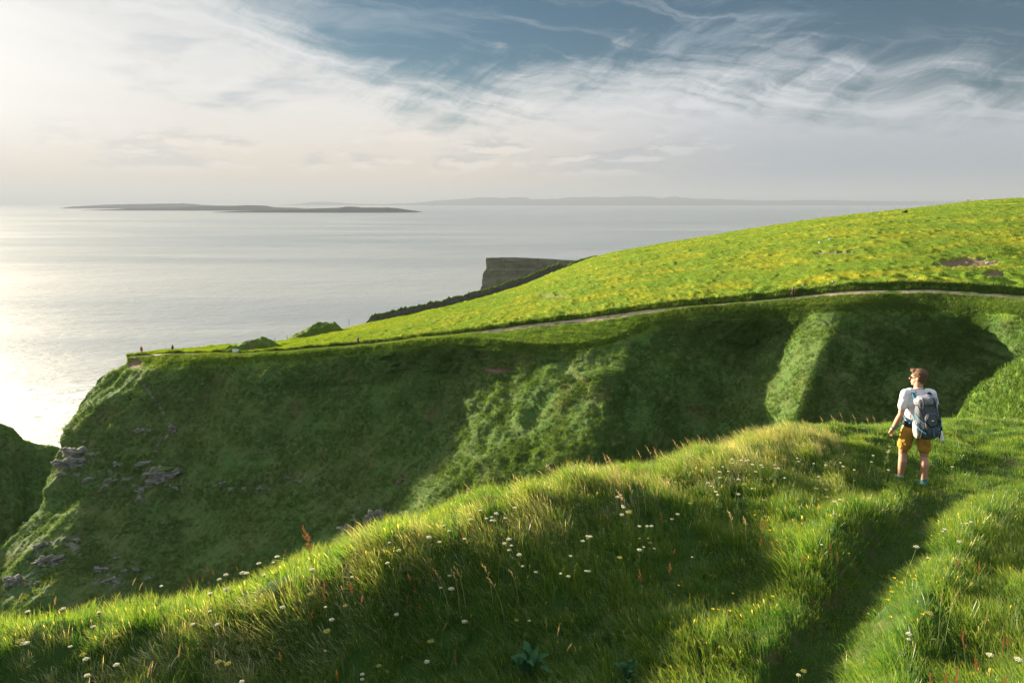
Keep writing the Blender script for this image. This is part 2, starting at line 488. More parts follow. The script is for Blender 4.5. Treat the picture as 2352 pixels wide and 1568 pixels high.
# left flank wraps round the point and falls to the sea
wrap = []
c0 = P[4:, 0]
for s, dz in ((34, 60), (18, 30), (8, 11), (3, 3), (0.9, 0.6)):
    q = P[:, 0].copy()
    dirx = np.stack([q[:, 0], q[:, 1]], -1); dirx /= np.linalg.norm(dirx, axis=1)[:, None]
    q[:, 0] += dirx[:, 0] * s + 0.25 * s; q[:, 1] += dirx[:, 1] * s; q[:, 2] = np.maximum(q[:, 2] - dz, SEA - 2)
    wrap.append(q)
P = np.concatenate([np.stack(wrap, 1), P], 1)
NCW = P.shape[1]
# noise displacement along the surface normal
def normals(P):
    du = np.gradient(P, axis=1); dv = np.gradient(P, axis=0)
    n = np.cross(dv, du)
    n /= np.linalg.norm(n, axis=-1)[..., None] + 1e-9
    s = np.sign(n[..., 2:3]); s[s == 0] = 1
    return n * s
N = normals(P)
isface = np.zeros(P.shape[:2]); r0 = len(top)
isface[r0:] = sst(0, 1, np.linspace(0, 1, NF) * 16)[:, None]
path_r = 4 + n_f + n_b
rowi = np.arange(rows)[:, None] + np.zeros(NCW)[None]
onpath = np.clip(1 - np.abs(rowi - (path_r + n_p / 2)) / (n_p * 0.9), 0, 1)
infield = ((rowi >= 4) & (rowi < 4 + n_f)).astype(float)
fade_edge = np.clip((rowi - 3) / 6, 0.25, 1)
d = 0
flat = P * np.array([1, 0.55, 1])
d = d + isface * (0.55 * fbm(P, 9, 2, 1.3) + 0.16 * fbm(P, 2.6, 3, 4.2) + 0.10 * np.abs(fbm(P, 0.9, 2, 9.0)))
# rib between the hollows is rougher, with small slumps and sheep tracks
def pix(P):
    yc = P[..., 1] * CT - P[..., 2] * ST
    uc = P[..., 1] * ST + P[..., 2] * CT
    return 1176 + F * P[..., 0] / yc, 784 - F * uc / yc
HX, HY = pix(P)
ribm = sst(975, 1060, HX + 0.28 * (HY - 1000)) * (1 - sst(1380, 1480, HX)) + sst(2180, 2260, HX)
d = d + isface * ribm * (0.36 * fbm(P * np.array([1, 1, 1.6]), 3.2, 3, 17.0) + 0.35 * fbm(P * np.array([.35, .35, 2.4]), 2.6, 2, 27.0))
dg = np.stack([P[..., 0] - 0.8 * P[..., 2], 0.16 * (P[..., 0] + 0.8 * P[..., 2]), 0.1 * P[..., 1]], -1)
d = d + isface * ((0.75 - 0.5 * ribm) * fbm(dg, 6.5, 3, 91.0) + 0.25 * fbm(dg, 1.8, 2, 95.0))
tz = P[..., 2] * 0.75 + 0.9 * fbm(P, 7, 3, 61.0)
saw = tz - np.floor(tz)
d = d + isface * 0.16 * (saw ** 2 - 0.33) * np.clip(0.45 + fbm(P, 11, 2, 71.0), 0, 1)
d = d + (1 - isface) * (1 - onpath) * (0.10 * fbm(flat, 1.8, 3, 2.0) + 0.22 * fbm(flat, 7, 2, 6.0)) * fade_edge
# tussocks in the field
tus = np.clip(fbm(flat, 1.3, 2, 31.0) - 0.15, 0, 1)
d = d + infield * tus * 0.30 * fade_edge
bankm = ((rowi >= 4 + n_f - 8) & (rowi < path_r - 2)).astype(float)
d = d + bankm * 0.35 * np.clip(fbm(flat, 2.0, 3, 44.0), -0.5, 1)
d[:, :6] *= 0.4
P = P + N * d[..., None]

# masks for the surface colours
bare = np.zeros(P.shape[:2])
HX, HY = pix(P)
nb = fbm(P, 1.6, 3, 51.0)
def spot(cx, cy, rx, ry, k=0.5):
    d_ = np.hypot((HX - cx) / rx, (HY - cy) / ry)
    return np.clip((1.0 + k * nb - d_) * 5, 0, 1)
vis = (rowi >= 4)
scar = spot(2240, 600, 58, 11) + spot(2200, 603, 55, 8) + spot(2285, 627, 26, 7) + spot(310, 836, 22, 12, 0.3) * 0.9 + spot(1143, 850, 34, 7, 0.3) + spot(1300, 890, 12, 4) + spot(1345, 877, 12, 4) + spot(1920, 580, 60, 4) * 0.7 + spot(1270, 680, 40, 5) * 0.5
scar = np.clip(scar, 0, 1) * vis
ROCKY = ((180, 1045, 70, 34), (372, 1100, 70, 44), (250, 1105, 70, 40), (110, 1275, 90, 60), (250, 1320, 70, 40), (70, 1215, 40, 40), (40, 1345, 80, 45), (180, 1250, 60, 30), (330, 990, 40, 16), (860, 1190, 90, 40), (560, 1120, 90, 20), (690, 1097, 90, 16), (1280, 1072, 40, 14), (320, 1140, 30, 30))
stony = sum(np.clip(1.15 - np.hypot((HX - cx) / rx, (HY - cy) / ry), 0, 1) for cx, cy, rx, ry in ROCKY)
stony = np.clip(stony, 0, 1) * isface * np.clip(0.25 + 1.5 * fbm(P, 1.3, 4, 83.0), 0, 1) * 0.75
gl_ = np.array([(312, 846), (330, 885), (352, 915), (372, 940), (384, 965), (398, 985), (380, 1005), (356, 1022)])
gd = np.min([np.hypot(HX - a_, HY - b_) for a_, b_ in np.stack([np.interp(np.linspace(0, 7, 60), range(8), gl_[:, k]) for k in (0, 1)], -1)], axis=0)
stony = np.maximum(stony, np.clip(1.6 - gd / (2.2 + 1.6 * nb), 0, 1) * isface * 0.8)
scar = np.clip(scar + np.clip(1.4 - gd / (2.6 + 2 * nb), 0, 1) * isface * 0.5 * (HY < 960), 0, 1)
# the scars are cut a little into the slope
P = P - N * (scar * 0.35)[..., None]

m_head, t = new_mat('headland_turf')
pos = t.n('ShaderNodeNewGeometry').outputs['Position']
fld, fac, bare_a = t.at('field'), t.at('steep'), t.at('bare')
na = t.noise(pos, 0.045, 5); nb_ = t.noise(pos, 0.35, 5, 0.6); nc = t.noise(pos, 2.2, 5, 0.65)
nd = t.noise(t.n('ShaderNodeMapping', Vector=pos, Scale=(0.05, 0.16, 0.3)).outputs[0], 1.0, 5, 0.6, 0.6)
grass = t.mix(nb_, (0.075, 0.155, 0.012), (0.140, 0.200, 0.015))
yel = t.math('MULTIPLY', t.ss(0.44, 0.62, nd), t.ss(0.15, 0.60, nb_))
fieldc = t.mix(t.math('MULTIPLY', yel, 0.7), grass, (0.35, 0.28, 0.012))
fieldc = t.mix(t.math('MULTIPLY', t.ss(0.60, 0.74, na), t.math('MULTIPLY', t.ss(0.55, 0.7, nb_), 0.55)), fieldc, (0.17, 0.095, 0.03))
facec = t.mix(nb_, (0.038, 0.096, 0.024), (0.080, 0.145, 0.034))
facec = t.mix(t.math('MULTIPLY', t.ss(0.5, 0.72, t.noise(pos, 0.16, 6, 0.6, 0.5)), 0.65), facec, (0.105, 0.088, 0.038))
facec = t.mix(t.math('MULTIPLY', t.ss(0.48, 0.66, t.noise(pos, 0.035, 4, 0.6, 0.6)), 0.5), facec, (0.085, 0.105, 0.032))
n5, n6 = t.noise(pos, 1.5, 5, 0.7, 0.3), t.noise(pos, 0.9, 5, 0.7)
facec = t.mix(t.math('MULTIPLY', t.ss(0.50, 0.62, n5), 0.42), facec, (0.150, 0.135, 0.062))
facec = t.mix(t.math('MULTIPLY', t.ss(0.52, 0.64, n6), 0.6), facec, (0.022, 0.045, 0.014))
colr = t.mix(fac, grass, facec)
colr = t.mix(fld, colr, fieldc)
earth = t.mix(nc, (0.10, 0.062, 0.038), (0.26, 0.18, 0.12))
colr = t.mix(bare_a, colr, earth)
stn = t.mix(t.ss(0.45, 0.62, t.noise(pos, 1.1, 6, 0.65)), (0.045, 0.046, 0.036), (0.24, 0.24, 0.19))
colr = t.mix(t.at('stony'), colr, stn)
bmp = t.n('ShaderNodeBump', Strength=0.9, Distance=0.25, Height=t.math('ADD', nc, t.noise(pos, 7.0, 3)))
b = t.n('ShaderNodeBsdfPrincipled', Base__Color=colr, Roughness=0.9, Normal=bmp.outputs[0])
b.inputs['Specular IOR Level'].default_value = 0.04
b.inputs['Sheen Weight'].default_value = 0.08
b.inputs['Sheen Tint'].default_value = (0.6, 0.9, 0.3, 1)
out(t, b.outputs[0])
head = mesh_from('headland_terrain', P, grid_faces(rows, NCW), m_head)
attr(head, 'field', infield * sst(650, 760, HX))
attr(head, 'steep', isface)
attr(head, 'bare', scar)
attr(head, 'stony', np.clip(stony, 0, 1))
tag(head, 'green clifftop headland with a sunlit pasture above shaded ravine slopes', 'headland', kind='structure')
HP, HN = P, normals(P)

# worn footpath along the headland
m_path, t = new_mat('path_earth')
pos = t.n('ShaderNodeNewGeometry').outputs['Position']
n1, n2 = t.noise(pos, 0.6, 5), t.noise(pos, 5.0, 5, 0.7)
c_ = t.mix(n2, (0.25, 0.175, 0.12), (0.46, 0.34, 0.25))
c_ = t.mix(t.math('MULTIPLY', t.ss(0.47, 0.64, n1), 0.75), c_, (0.09, 0.13, 0.02))
b = t.n('ShaderNodeBsdfPrincipled', Base__Color=c_, Roughness=0.95, Normal=t.n('ShaderNodeBump', Strength=0.5, Distance=0.08, Height=n2).outputs[0])
out(t, b.outputs[0])
pr = HP[path_r:path_r + n_p + 1, 8:].copy()
wob = fbm(pr[:, :, :] , 3.0, 3, 77.0)
mid = pr.mean(0)[None]
rg = np.linspace(-1, 1, n_p + 1)[:, None]
pr2 = mid + (pr - mid) * (0.86 + 0.55 * wob)[..., None]
pr2[..., 2] = pr[..., 2] + 0.05 - 0.05 * np.abs(rg) ** 4
po = mesh_from('path', pr2, grid_faces(pr2.shape[0], pr2.shape[1]), m_path)
tag(po, kind='structure')

# spur at the left edge and spur at the right edge, behind the near ridge
def spur(name, label, sil, rows_n, y_end, slope, rough, back_s, seed, steep=1.0, bareamt=0.0):
    xs = np.linspace(sil[0][0], sil[-1][0], 420)
    sy = np.interp(xs, [s[0] for s in sil], [s[1] for s in sil]); sd = np.interp(xs, [s[0] for s in sil], [s[2] for s in sil])
    s0 = at(xs, sy, sd)
    rws = []
    for s, dz in back_s:
        q = s0.copy(); q[:, 1] += s; q[:, 0] *= (s0[:, 1] + s) / s0[:, 1]; q[:, 2] = np.maximum(q[:, 2] - dz, SEA - 2); rws.append(q)
    rws.append(s0)
    for i in range(1, rows_n):
        q = i / (rows_n - 1)
        y = sy + (y_end - sy) * q
        t_ = slope * (0.35 + 0.65 * min(1, q * 7))
        k = kz_(xs, y)
        rws.append(at(xs, y, (s0[:, 1] * t_ - s0[:, 2]) / (t_ - k)))
    P = np.stack(rws)
    N = normals(P)
    dd = rough * (0.8 * fbm(P, 8, 3, seed) + 0.5 * fbm(P, 2.2, 3, seed + 3))
    dd[:len(back_s) + 1] *= 0.5
    P = P + N * dd[..., None]
    o = mesh_from(name, P, grid_faces(*P.shape[:2]), m_head)
    attr(o, 'steep', np.full(P.shape[:2], steep))
    attr(o, 'field', np.zeros(P.shape[:2]))
    attr(o, 'bare', np.clip(fbm(P, 3.5, 3, seed + 9) - 0.25, 0, 1) * bareamt)
    tag(o, label, 'hillside', kind='structure')
    return P, normals(P)
SPL = spur('hill', 'dark green spur dropping to the sea at the left edge',
     [(-420, 860, 150), (-150, 920, 155), (0, 972, 158), (30, 984, 158), (55, 1008, 159), (80, 1017, 159), (135, 1026, 160), (190, 1060, 160), (260, 1110, 160)], 160, 1650, 0.8, 0.7, ((50, 60), (25, 30), (10, 10), (4, 2.5)), 3.0)
SPR = spur('hill', 'near grassy spur with sunlit brown crest behind the hiker',
     [(2090, 1060, 64), (2140, 1003, 62), (2182, 966, 60), (2215, 925, 58), (2250, 888, 56), (2290, 862, 54), (2330, 838, 52), (2352, 826, 51), (2420, 795, 48), (2550, 740, 44), (2750, 690, 40)], 140, 1250, 1.1, 0.6, ((25, 40), (12, 18), (5, 6.5), (2, 1.6)), 23.0, 0.55, 0.8)

# far promontory beyond the wall
def promontory():
    m, t = new_mat('cliff_rock')
    pos = t.n('ShaderNodeNewGeometry').outputs['Position']
    lay = t.noise(t.n('ShaderNodeMapping', Vector=pos, Scale=(0.03, 0.03, 0.55)).outputs[0], 1.0, 6, 0.6, 0.2)
    ver = t.noise(t.n('ShaderNodeMapping', Vector=pos, Scale=(0.22, 0.22, 0.02)).outputs[0], 1.0, 6, 0.65, 0.3)
    c = t.mix(lay, (0.08, 0.072, 0.062), (0.22, 0.195, 0.155))
    c = t.mix(t.math('MULTIPLY', t.ss(0.5, 0.72, ver), 0.55), c, (0.10, 0.11, 0.045))
    bm_ = t.n('ShaderNodeBump', Strength=0.8, Distance=1.5, Height=t.math('ADD', lay, ver))
    b = t.n('ShaderNodeBsdfPrincipled', Base__Color=c, Roughness=0.95, Normal=bm_.outputs[0])
    out(t, b.outputs[0])
    sil = [(1094, 664, 420), (1098, 640, 420), (1105, 622, 421), (1110, 605, 421), (1116, 594, 422)]
    topl = [(1116, 592, 420), (1180, 591, 424), (1250, 594, 428), (1300, 597, 432), (1400, 600, 436)]
    n, mrow = 150, 60
    xs = np.linspace(1116, 1420, n)
    tp = at(xs, ip(xs, [(a, b_) for a, b_, _ in topl]), ip(xs, [(a, c_) for a, _, c_ in topl]))
    rws = []
    for s, dz in ((120, 30), (60, 14), (20, 4), (3, .8)):
        q = tp.copy(); q[:, 1] += s; q[:, 0] *= 1 + s / 421 * 0.7; q[:, 2] -= dz * 0.5; rws.append(q)
    for i in range(mrow):
        q = i / (mrow - 1)
        p = tp.copy()
        p[:, 2] = tp[:, 2] + (SEA - 3 - tp[:, 2]) * q
        p[:, 1] -= 6 * q
        lean = np.interp(q, [0, .05, .1, .2, .28, .36, 1], [0, .4, .9, 2.6, 3.2, 5.2, 12])
        p[:, 0] -= lean * np.clip(1 - (xs - 1116) / 120, 0, 1)
        rws.append(p)
    P = np.stack(rws)
    wr = []
    for s in (60, 25, 8, 2.5):
        q = P[:, 0].copy(); q[:, 1] += s; q[:, 0] += 0.29 * -s + s * 0.35; q[:, 2] = np.maximum(q[:, 2] - s * .45, SEA - 3); wr.append(q)
    P = np.concatenate([np.stack(wr, 1), P], 1)
    w = np.zeros(P.shape[:2]); w[4:] = 1
    P[..., 1] += w * (2.2 * fbm(P * np.array([1, 1, .25]), 9, 4, 3.0) + 0.8 * np.round(2 * fbm(P * np.array([.2, .2, 1]), 5, 2, 8.0)))
    P[..., 0] += w * 0.9 * fbm(P * np.array([.3, .3, 1]), 3.5, 3, 13.0)
    o = mesh_from('cliff', P, grid_faces(*P.shape[:2]), m)
    tag(o, 'sheer dark rock promontory standing in the sea beyond the stone wall', 'cliff', kind='structure')
    cap = mesh_from('turf', P[:4] + np.array([0, 0, 0.12]), grid_faces(4, P.shape[1]), m_head, o)
    for a_, v_ in (('steep', 1.0), ('field', 0.0), ('bare', 0.0)):
        attr(cap, a_, np.full(4 * P.shape[1], v_))
promontory()
# ------------------------------------------------------------------ near ridge
NEAR = [  # photo x, y of the grass top, forward distance, grass height to take off
    (0, 1568, 4.3, .24), (300, 1568, 4.4, .24), (600, 1568, 4.55, .24), (1176, 1568, 4.6, .24), (1500, 1568, 4.5, .2), (1850, 1568, 4.5, .05), (2110, 1568, 3.75, .14), (2352, 1568, 3.4, .18),
    (0, 1480, 4.55, .24), (300, 1470, 4.85, .24), (600, 1440, 5.15, .24), (900, 1400, 5.4, .24), (1176, 1400, 5.45, .24), (1176, 1300, 5.8, .24), (1176, 1200, 6.25, .24), (900, 1290, 5.62, .24), (600, 1380, 5.25, .24),
    (0, 1412, 4.6, .24), (300, 1388, 4.95, .33), (600, 1330, 5.3, .33), (900, 1200, 6.0, .31), (1200, 1118, 6.8, .26), (1400, 1064, 7.6, .24), (1700, 1013, 9.4, .22), (1820, 985, 10.8, .20), (1930, 966, 12.0, .18), (2060, 972, 13.2, .10), (2352, 977, 14, .07),
    (1400, 1180, 6.6, .24), (1400, 1400, 5.35, .24), (1550, 1400, 5.3, .22), (1500, 1250, 6.35, .24), (1600, 1120, 7.7, .24), (1700, 1150, 7.7, .24), (1850, 1080, 9.3, .2), (2000, 1090, 9.5, .12), (1750, 1300, 6.1, .22),
    (1945, 1400, 5.4, .05), (2040, 1280, 6.5, .05), (2120, 1190, 7.8, .04), (2115, 1108, 9.7, .03), (2230, 1130, 9.1, .03), (1790, 1420, 4.85, .16), (1890, 1265, 6.1, .16), (1660, 1568, 4.15, .18), (1990, 1180, 7.3, .14),
    (2200, 1215, 6.9, .12), (2105, 1370, 4.98, .12), (2352, 1400, 4.8, .18), (2352, 1220, 7.0, .16), (2352, 1100, 10, .05), (2250, 1300, 5.75, .18),
]
LIP = ((0, 1412), (300, 1388), (600, 1330), (900, 1200), (1200, 1118), (1400, 1064), (1700, 1013), (1930, 966), (2352, 977))
ctl = []
for x, y, Y, h in NEAR:
    p = at(x, y, Y); ctl.append((p[0], p[1], p[2] - h))
ctl += [(0, 0, -1.72), (0, 1.5, -1.95), (-2.5, 0.5, -1.9), (-5, 3.2, -3.0), (3.5, 0.5, -1.85), (6.5, 3, -2.4), (9, 6, -3.2), (12, 10, -4.0), (16, 14, -4.6), (10, 14, -4.55), (20, 8, -3.9), (14, 4, -2.9)]
for x, y, Y, h in NEAR:
    if (x, y) in LIP:
        p = at(x, y, Y); o_ = np.array([-0.70, 0.71]) if x < 1800 else np.array([-0.2, 0.98])
        for s_, dz in ((0.7, .10), (1.6, .45), (3.0, 1.3)):
            ctl.append((p[0] + o_[0] * s_, p[1] + o_[1] * s_, p[2] - h - dz))
ctl = np.array(ctl)
def tps_fit(c):
    n = len(c); d = np.linalg.norm(c[:, None, :2] - c[None, :, :2], axis=-1)
    K = np.where(d > 0, d * d * np.log(d + 1e-12), 0) + np.eye(n) * 0.05
    Pm = np.concatenate([np.ones((n, 1)), c[:, :2]], 1)
    A = np.block([[K, Pm], [Pm.T, np.zeros((3, 3))]])
    return np.linalg.solve(A, np.concatenate([c[:, 2], np.zeros(3)]))
TPW = tps_fit(ctl)
CREST = np.array([at(x, y, Y)[:2] for x, y, Y in ((-900, 1470, 3.8), (-400, 1440, 4.2), (0, 1412, 4.6), (300, 1388, 4.95), (600, 1330, 5.3), (900, 1200, 6.0), (1200, 1118, 6.8), (1400, 1064, 7.6), (1700, 1013, 9.4), (1820, 985, 10.8), (1930, 966, 12.0), (2060, 972, 13.2), (2352, 977, 14.2), (2700, 985, 14.8), (3300, 985, 16))])

def crest_side(X, Y):
    """Distance beyond the lip of the ridge (positive on the ravine side)."""
    best = np.full(X.shape, 1e9); sgn = np.zeros(X.shape)
    for a, b in zip(CREST[:-1], CREST[1:]):
        ab = b - a; L2 = ab @ ab
        tx = np.clip(((X - a[0]) * ab[0] + (Y - a[1]) * ab[1]) / L2, 0, 1)
        dx, dy = X - a[0] - tx * ab[0], Y - a[1] - tx * ab[1]
        dd = np.hypot(dx, dy); s = np.sign(ab[0] * dy - ab[1] * dx)
        m_ = dd < best
        best = np.where(m_, dd, best); sgn = np.where(m_, s, sgn)
    return best * sgn

PATHC = np.array([at(x, y, Y)[:2] for x, y, Y in ((1790, 1720, 3.6), (1850, 1568, 4.5), (1945, 1400, 5.4), (2040, 1280, 6.5), (2115, 1195, 7.9), (2190, 1140, 9.2), (2290, 1110, 10.4), (2450, 1090, 11.2), (2700, 1080, 12))])
def path_dist(X, Y):
    best = np.full(X.shape, 1e9)
    for a, b in zip(PATHC[:-1], PATHC[1:]):
        ab = b - a; tx = np.clip(((X - a[0]) * ab[0] + (Y - a[1]) * ab[1]) / (ab @ ab), 0, 1)
        best = np.minimum(best, np.hypot(X - a[0] - tx * ab[0], Y - a[1] - tx * ab[1]))
    return best

def ground_raw(X, Y):
    z = TPW[-3] + TPW[-2] * X + TPW[-1] * Y
    for w, c in zip(TPW[:-3], ctl):
        r2 = (X - c[0]) ** 2 + (Y - c[1]) ** 2
        z = z + w * 0.5 * r2 * np.log(r2 + 1e-12)
    cs = crest_side(X, Y)
    b = np.maximum(cs - 0.10, 0)
    z = z - np.where(b < 1.5, 0.30 * b * b, 0.675 + 0.9 * (b - 1.5))
    q = np.stack([X, Y, X * 0], -1)
    pd_ = path_dist(X, Y)
    off = sst(0.25, 0.8, pd_)
    left_near = (1 - sst(5.2, 6.6, Y)) * (X < np.interp(Y, PATHC[:, 1], PATHC[:, 0]))
    z = z + off * (0.12 * fbm(q, 1.4, 2, 2.0) + 0.07 * fbm(q, 0.55, 2, 8.0)) - (0.18 * (1 - sst(0.11, 0.34, pd_)) - (0.16 - 0.15 * left_near) * np.exp(-((pd_ - 0.56) / 0.20) ** 2)) * (1 - sst(7.6, 9.6, Y))
    return np.maximum(z, SEA)
GX, GY, GS = -12.0, -1.0, 0.05
gxs = np.arange(GX, 24.0, GS); gys = np.arange(GY, 22.0, GS)
GXX, GYY = np.meshgrid(gxs, gys)
GZ = ground_raw(GXX, GYY)
def zg(X, Y):
    fx = np.clip((np.asarray(X, float) - GX) / GS, 0, len(gxs) - 1.001); fy = np.clip((np.asarray(Y, float) - GY) / GS, 0, len(gys) - 1.001)
    i, j = fx.astype(int), fy.astype(int); a, b = fx - i, fy - j
    return (GZ[j, i] * (1 - a) + GZ[j, i + 1] * a) * (1 - b) + (GZ[j + 1, i] * (1 - a) + GZ[j + 1, i + 1] * a) * b

m_soil, t = new_mat('turf_ground')
pos = t.n('ShaderNodeNewGeometry').outputs['Position']
n1, n2 = t.noise(pos, 2.0, 5), t.noise(pos, 22.0, 5, 0.7)
c_ = t.mix(n1, (0.020, 0.050, 0.010), (0.045, 0.085, 0.018))
c_ = t.mix(t.math('MULTIPLY', t.at('trod'), t.ss(0.40, 0.66, t.noise(pos, 5.0, 5))), c_, (0.085, 0.075, 0.035))
b = t.n('ShaderNodeBsdfPrincipled', Base__Color=c_, Roughness=0.95, Normal=t.n('ShaderNodeBump', Strength=0.8, Distance=0.03, Height=n2).outputs[0])
b.inputs['Specular IOR Level'].default_value = 0.05
out(t, b.outputs[0])
near = mesh_from('ground', np.stack([GXX, GYY, GZ], -1), grid_faces(*GZ.shape), m_soil)
attr(near, 'trod', 1 - sst(0.2, 0.5, path_dist(GXX, GYY)))
tag(near, kind='structure')

# trodden track as its own thin sheet on the near ridge
seg = []
tt_ = np.linspace(0, 1, 260)
cum = np.concatenate([[0], np.cumsum(np.linalg.norm(np.diff(PATHC, axis=0), axis=1))]); cum /= cum[-1]
cx_, cy_ = np.interp(tt_, cum, PATHC[:, 0]), np.interp(tt_, cum, PATHC[:, 1])
for _ in range(12):
    cx_[1:-1] = (cx_[:-2] + cx_[1:-1] + cx_[2:]) / 3; cy_[1:-1] = (cy_[:-2] + cy_[1:-1] + cy_[2:]) / 3
tx_, ty_ = np.gradient(cx_), np.gradient(cy_); ln = np.hypot(tx_, ty_); nx_, ny_ = ty_ / ln, -tx_ / ln
m_track, t = new_mat('trodden_turf')
pos = t.n('ShaderNodeNewGeometry').outputs['Position']
n1, n2 = t.noise(pos, 3.0, 5, 0.6), t.noise(t.n('ShaderNodeMapping', Vector=pos, Scale=(30, 9, 30), Rotation=(0, 0, R(30))).outputs[0], 1.0, 5, 0.7)
c_ = t.mix(n2, (0.020, 0.050, 0.012), (0.050, 0.085, 0.020))
c_ = t.mix(t.math('MULTIPLY', t.ss(0.54, 0.72, n1), 0.5), c_, (0.080, 0.065, 0.036))
b = t.n('ShaderNodeBsdfPrincipled', Base__Color=c_, Roughness=0.95, Normal=t.n('ShaderNodeBump', Strength=0.9, Distance=0.03, Height=n2).outputs[0])
b.inputs['Specular IOR Level'].default_value = 0.05
out(t, b.outputs[0])
for k in np.linspace(-1, 1, 15):
    wv = 0.17 * (1 + 0.25 * np.sin(tt_ * 23) + 0.3 * perlin(np.stack([tt_ * 30, tt_ * 0 + (k > 0) * 9.0, tt_ * 0], -1)))
    X_, Y_ = cx_ + nx_ * k * wv, cy_ + ny_ * k * wv
    seg.append(np.stack([X_, Y_, zg(X_, Y_) + 0.012 - 0.014 * k ** 6], -1))
seg = np.stack(seg)
tag(mesh_from('path', seg, grid_faces(*seg.shape[:2]), m_track), kind='structure')

# ------------------------------------------------------------------ grass
def grass_mat(name, cols, tip, trans=0.45, posn=1.2, dry=(0.30, 0.25, 0.10), dryk=0.25, var=0.35, gloss=0.05):
    m, t = new_mat(name)
    pos = t.n('ShaderNodeNewGeometry').outputs['Position']
    oi = t.n('ShaderNodeObjectInfo').outputs['Random']
    bl = t.at('blade'); hh = t.at('along')
    patch = t.noise(pos, posn, 3)
    f = t.math('ADD', t.math('MULTIPLY', oi, var), t.math('ADD', t.math('MULTIPLY', bl, var), t.math('MULTIPLY', t.math('SUBTRACT', patch, 0.35), 1.25 - var)))
    c = t.ramp(f, [(0.0, cols[0]), (0.45, cols[1]), (0.9, cols[2])])
    c = t.mix(t.math('MULTIPLY', t.ss(0.55, 1.0, hh), 0.5), c, tip)
    c = t.mix(t.math('MULTIPLY', t.ss(1 - dryk, 1.0, bl), 0.8), c, dry)
    d_ = t.n('ShaderNodeBsdfDiffuse', Color=c)
    tr = t.n('ShaderNodeBsdfTranslucent', Color=t.mix(1.0, c, (1.55, 1.35, 0.6), 'MULTIPLY'))
    mx = t.n('ShaderNodeMixShader', Fac=trans, i1=d_.outputs[0], i2=tr.outputs[0])
    gl = t.n('ShaderNodeBsdfGlossy', Color=(0.9, 0.95, 0.85, 1), Roughness=0.42)
    m2 = t.n('ShaderNodeMixShader', Fac=gloss, i1=mx.outputs[0], i2=gl.outputs[0])
    out(t, m2.outputs[0])
    return m

def tuft_mesh(name, n, height, width, spread, lean, mat, segs=4, seedhead=0.0, sd=1, droop=0.5):
    g = np.random.default_rng(sd)
    V, Fc, along, bl = [], [], [], []
    for i in range(n):
        a = g.uniform(0, 2 * math.pi); r = spread * math.sqrt(g.uniform())
        bx, by = r * math.cos(a), r * math.sin(a)
        h = height * g.uniform(0.55, 1.15)
        la = a + g.normal(0, 0.9)
        out_l = abs(g.normal(0.22, 0.16))
        dx, dy = math.cos(la) * out_l + lean[0] * g.uniform(0.5, 1.3), math.sin(la) * out_l + lean[1] * g.uniform(0.5, 1.3)
        fa = g.uniform(0, math.pi); wx, wy = math.cos(fa), math.sin(fa)
        w0 = width * g.uniform(0.6, 1.2); rv = g.uniform()
        b0 = len(V)
        isseed = g.uniform() < seedhead
        sg = segs + (3 if isseed else 0)
        for k in range(sg + 1):
            q = k / sg
            cxx = bx + h * (dx * q ** 1.8); cyy = by + h * (dy * q ** 1.8)
            zz = h * (q - droop * q ** 3 * min(0.8, (dx * dx + dy * dy)))
            w = w0 * (1 - q) ** 0.55 * 0.5 + 0.0002
            if isseed:
                w = w0 * 0.22 + (w0 * 1.1 * math.sin(min(1, max(0, (q - 0.66) / 0.34)) * math.pi) if q > 0.66 else 0)
            if k == sg:
                V.append((cxx, cyy, zz)); along.append(q); bl.append(1.0 if isseed else rv * 0.98)
            else:
                V += [(cxx - wx * w, cyy - wy * w, zz), (cxx + wx * w, cyy + wy * w, zz)]
                along += [q, q]; bl += [1.0 if isseed else rv * 0.98] * 2
        for k in range(sg - 1):
            q = b0 + 2 * k
            Fc.append((q, q + 1, q + 3, q + 2))
        q = b0 + 2 * (sg - 1)
        Fc.append((q, q + 1, q + 2))
    me = bpy.data.meshes.new(name)
    me.from_pydata(V, [], Fc)
    me.materials.append(mat)
    for nm, vals in (('along', along), ('blade', bl)):
        at_ = me.attributes.new(nm, 'FLOAT', 'POINT'); at_.data.foreach_set('value', np.array(vals, np.float32))
    return bpy.data.objects.new(name, me)   # kept out of the scene: only its shape is used

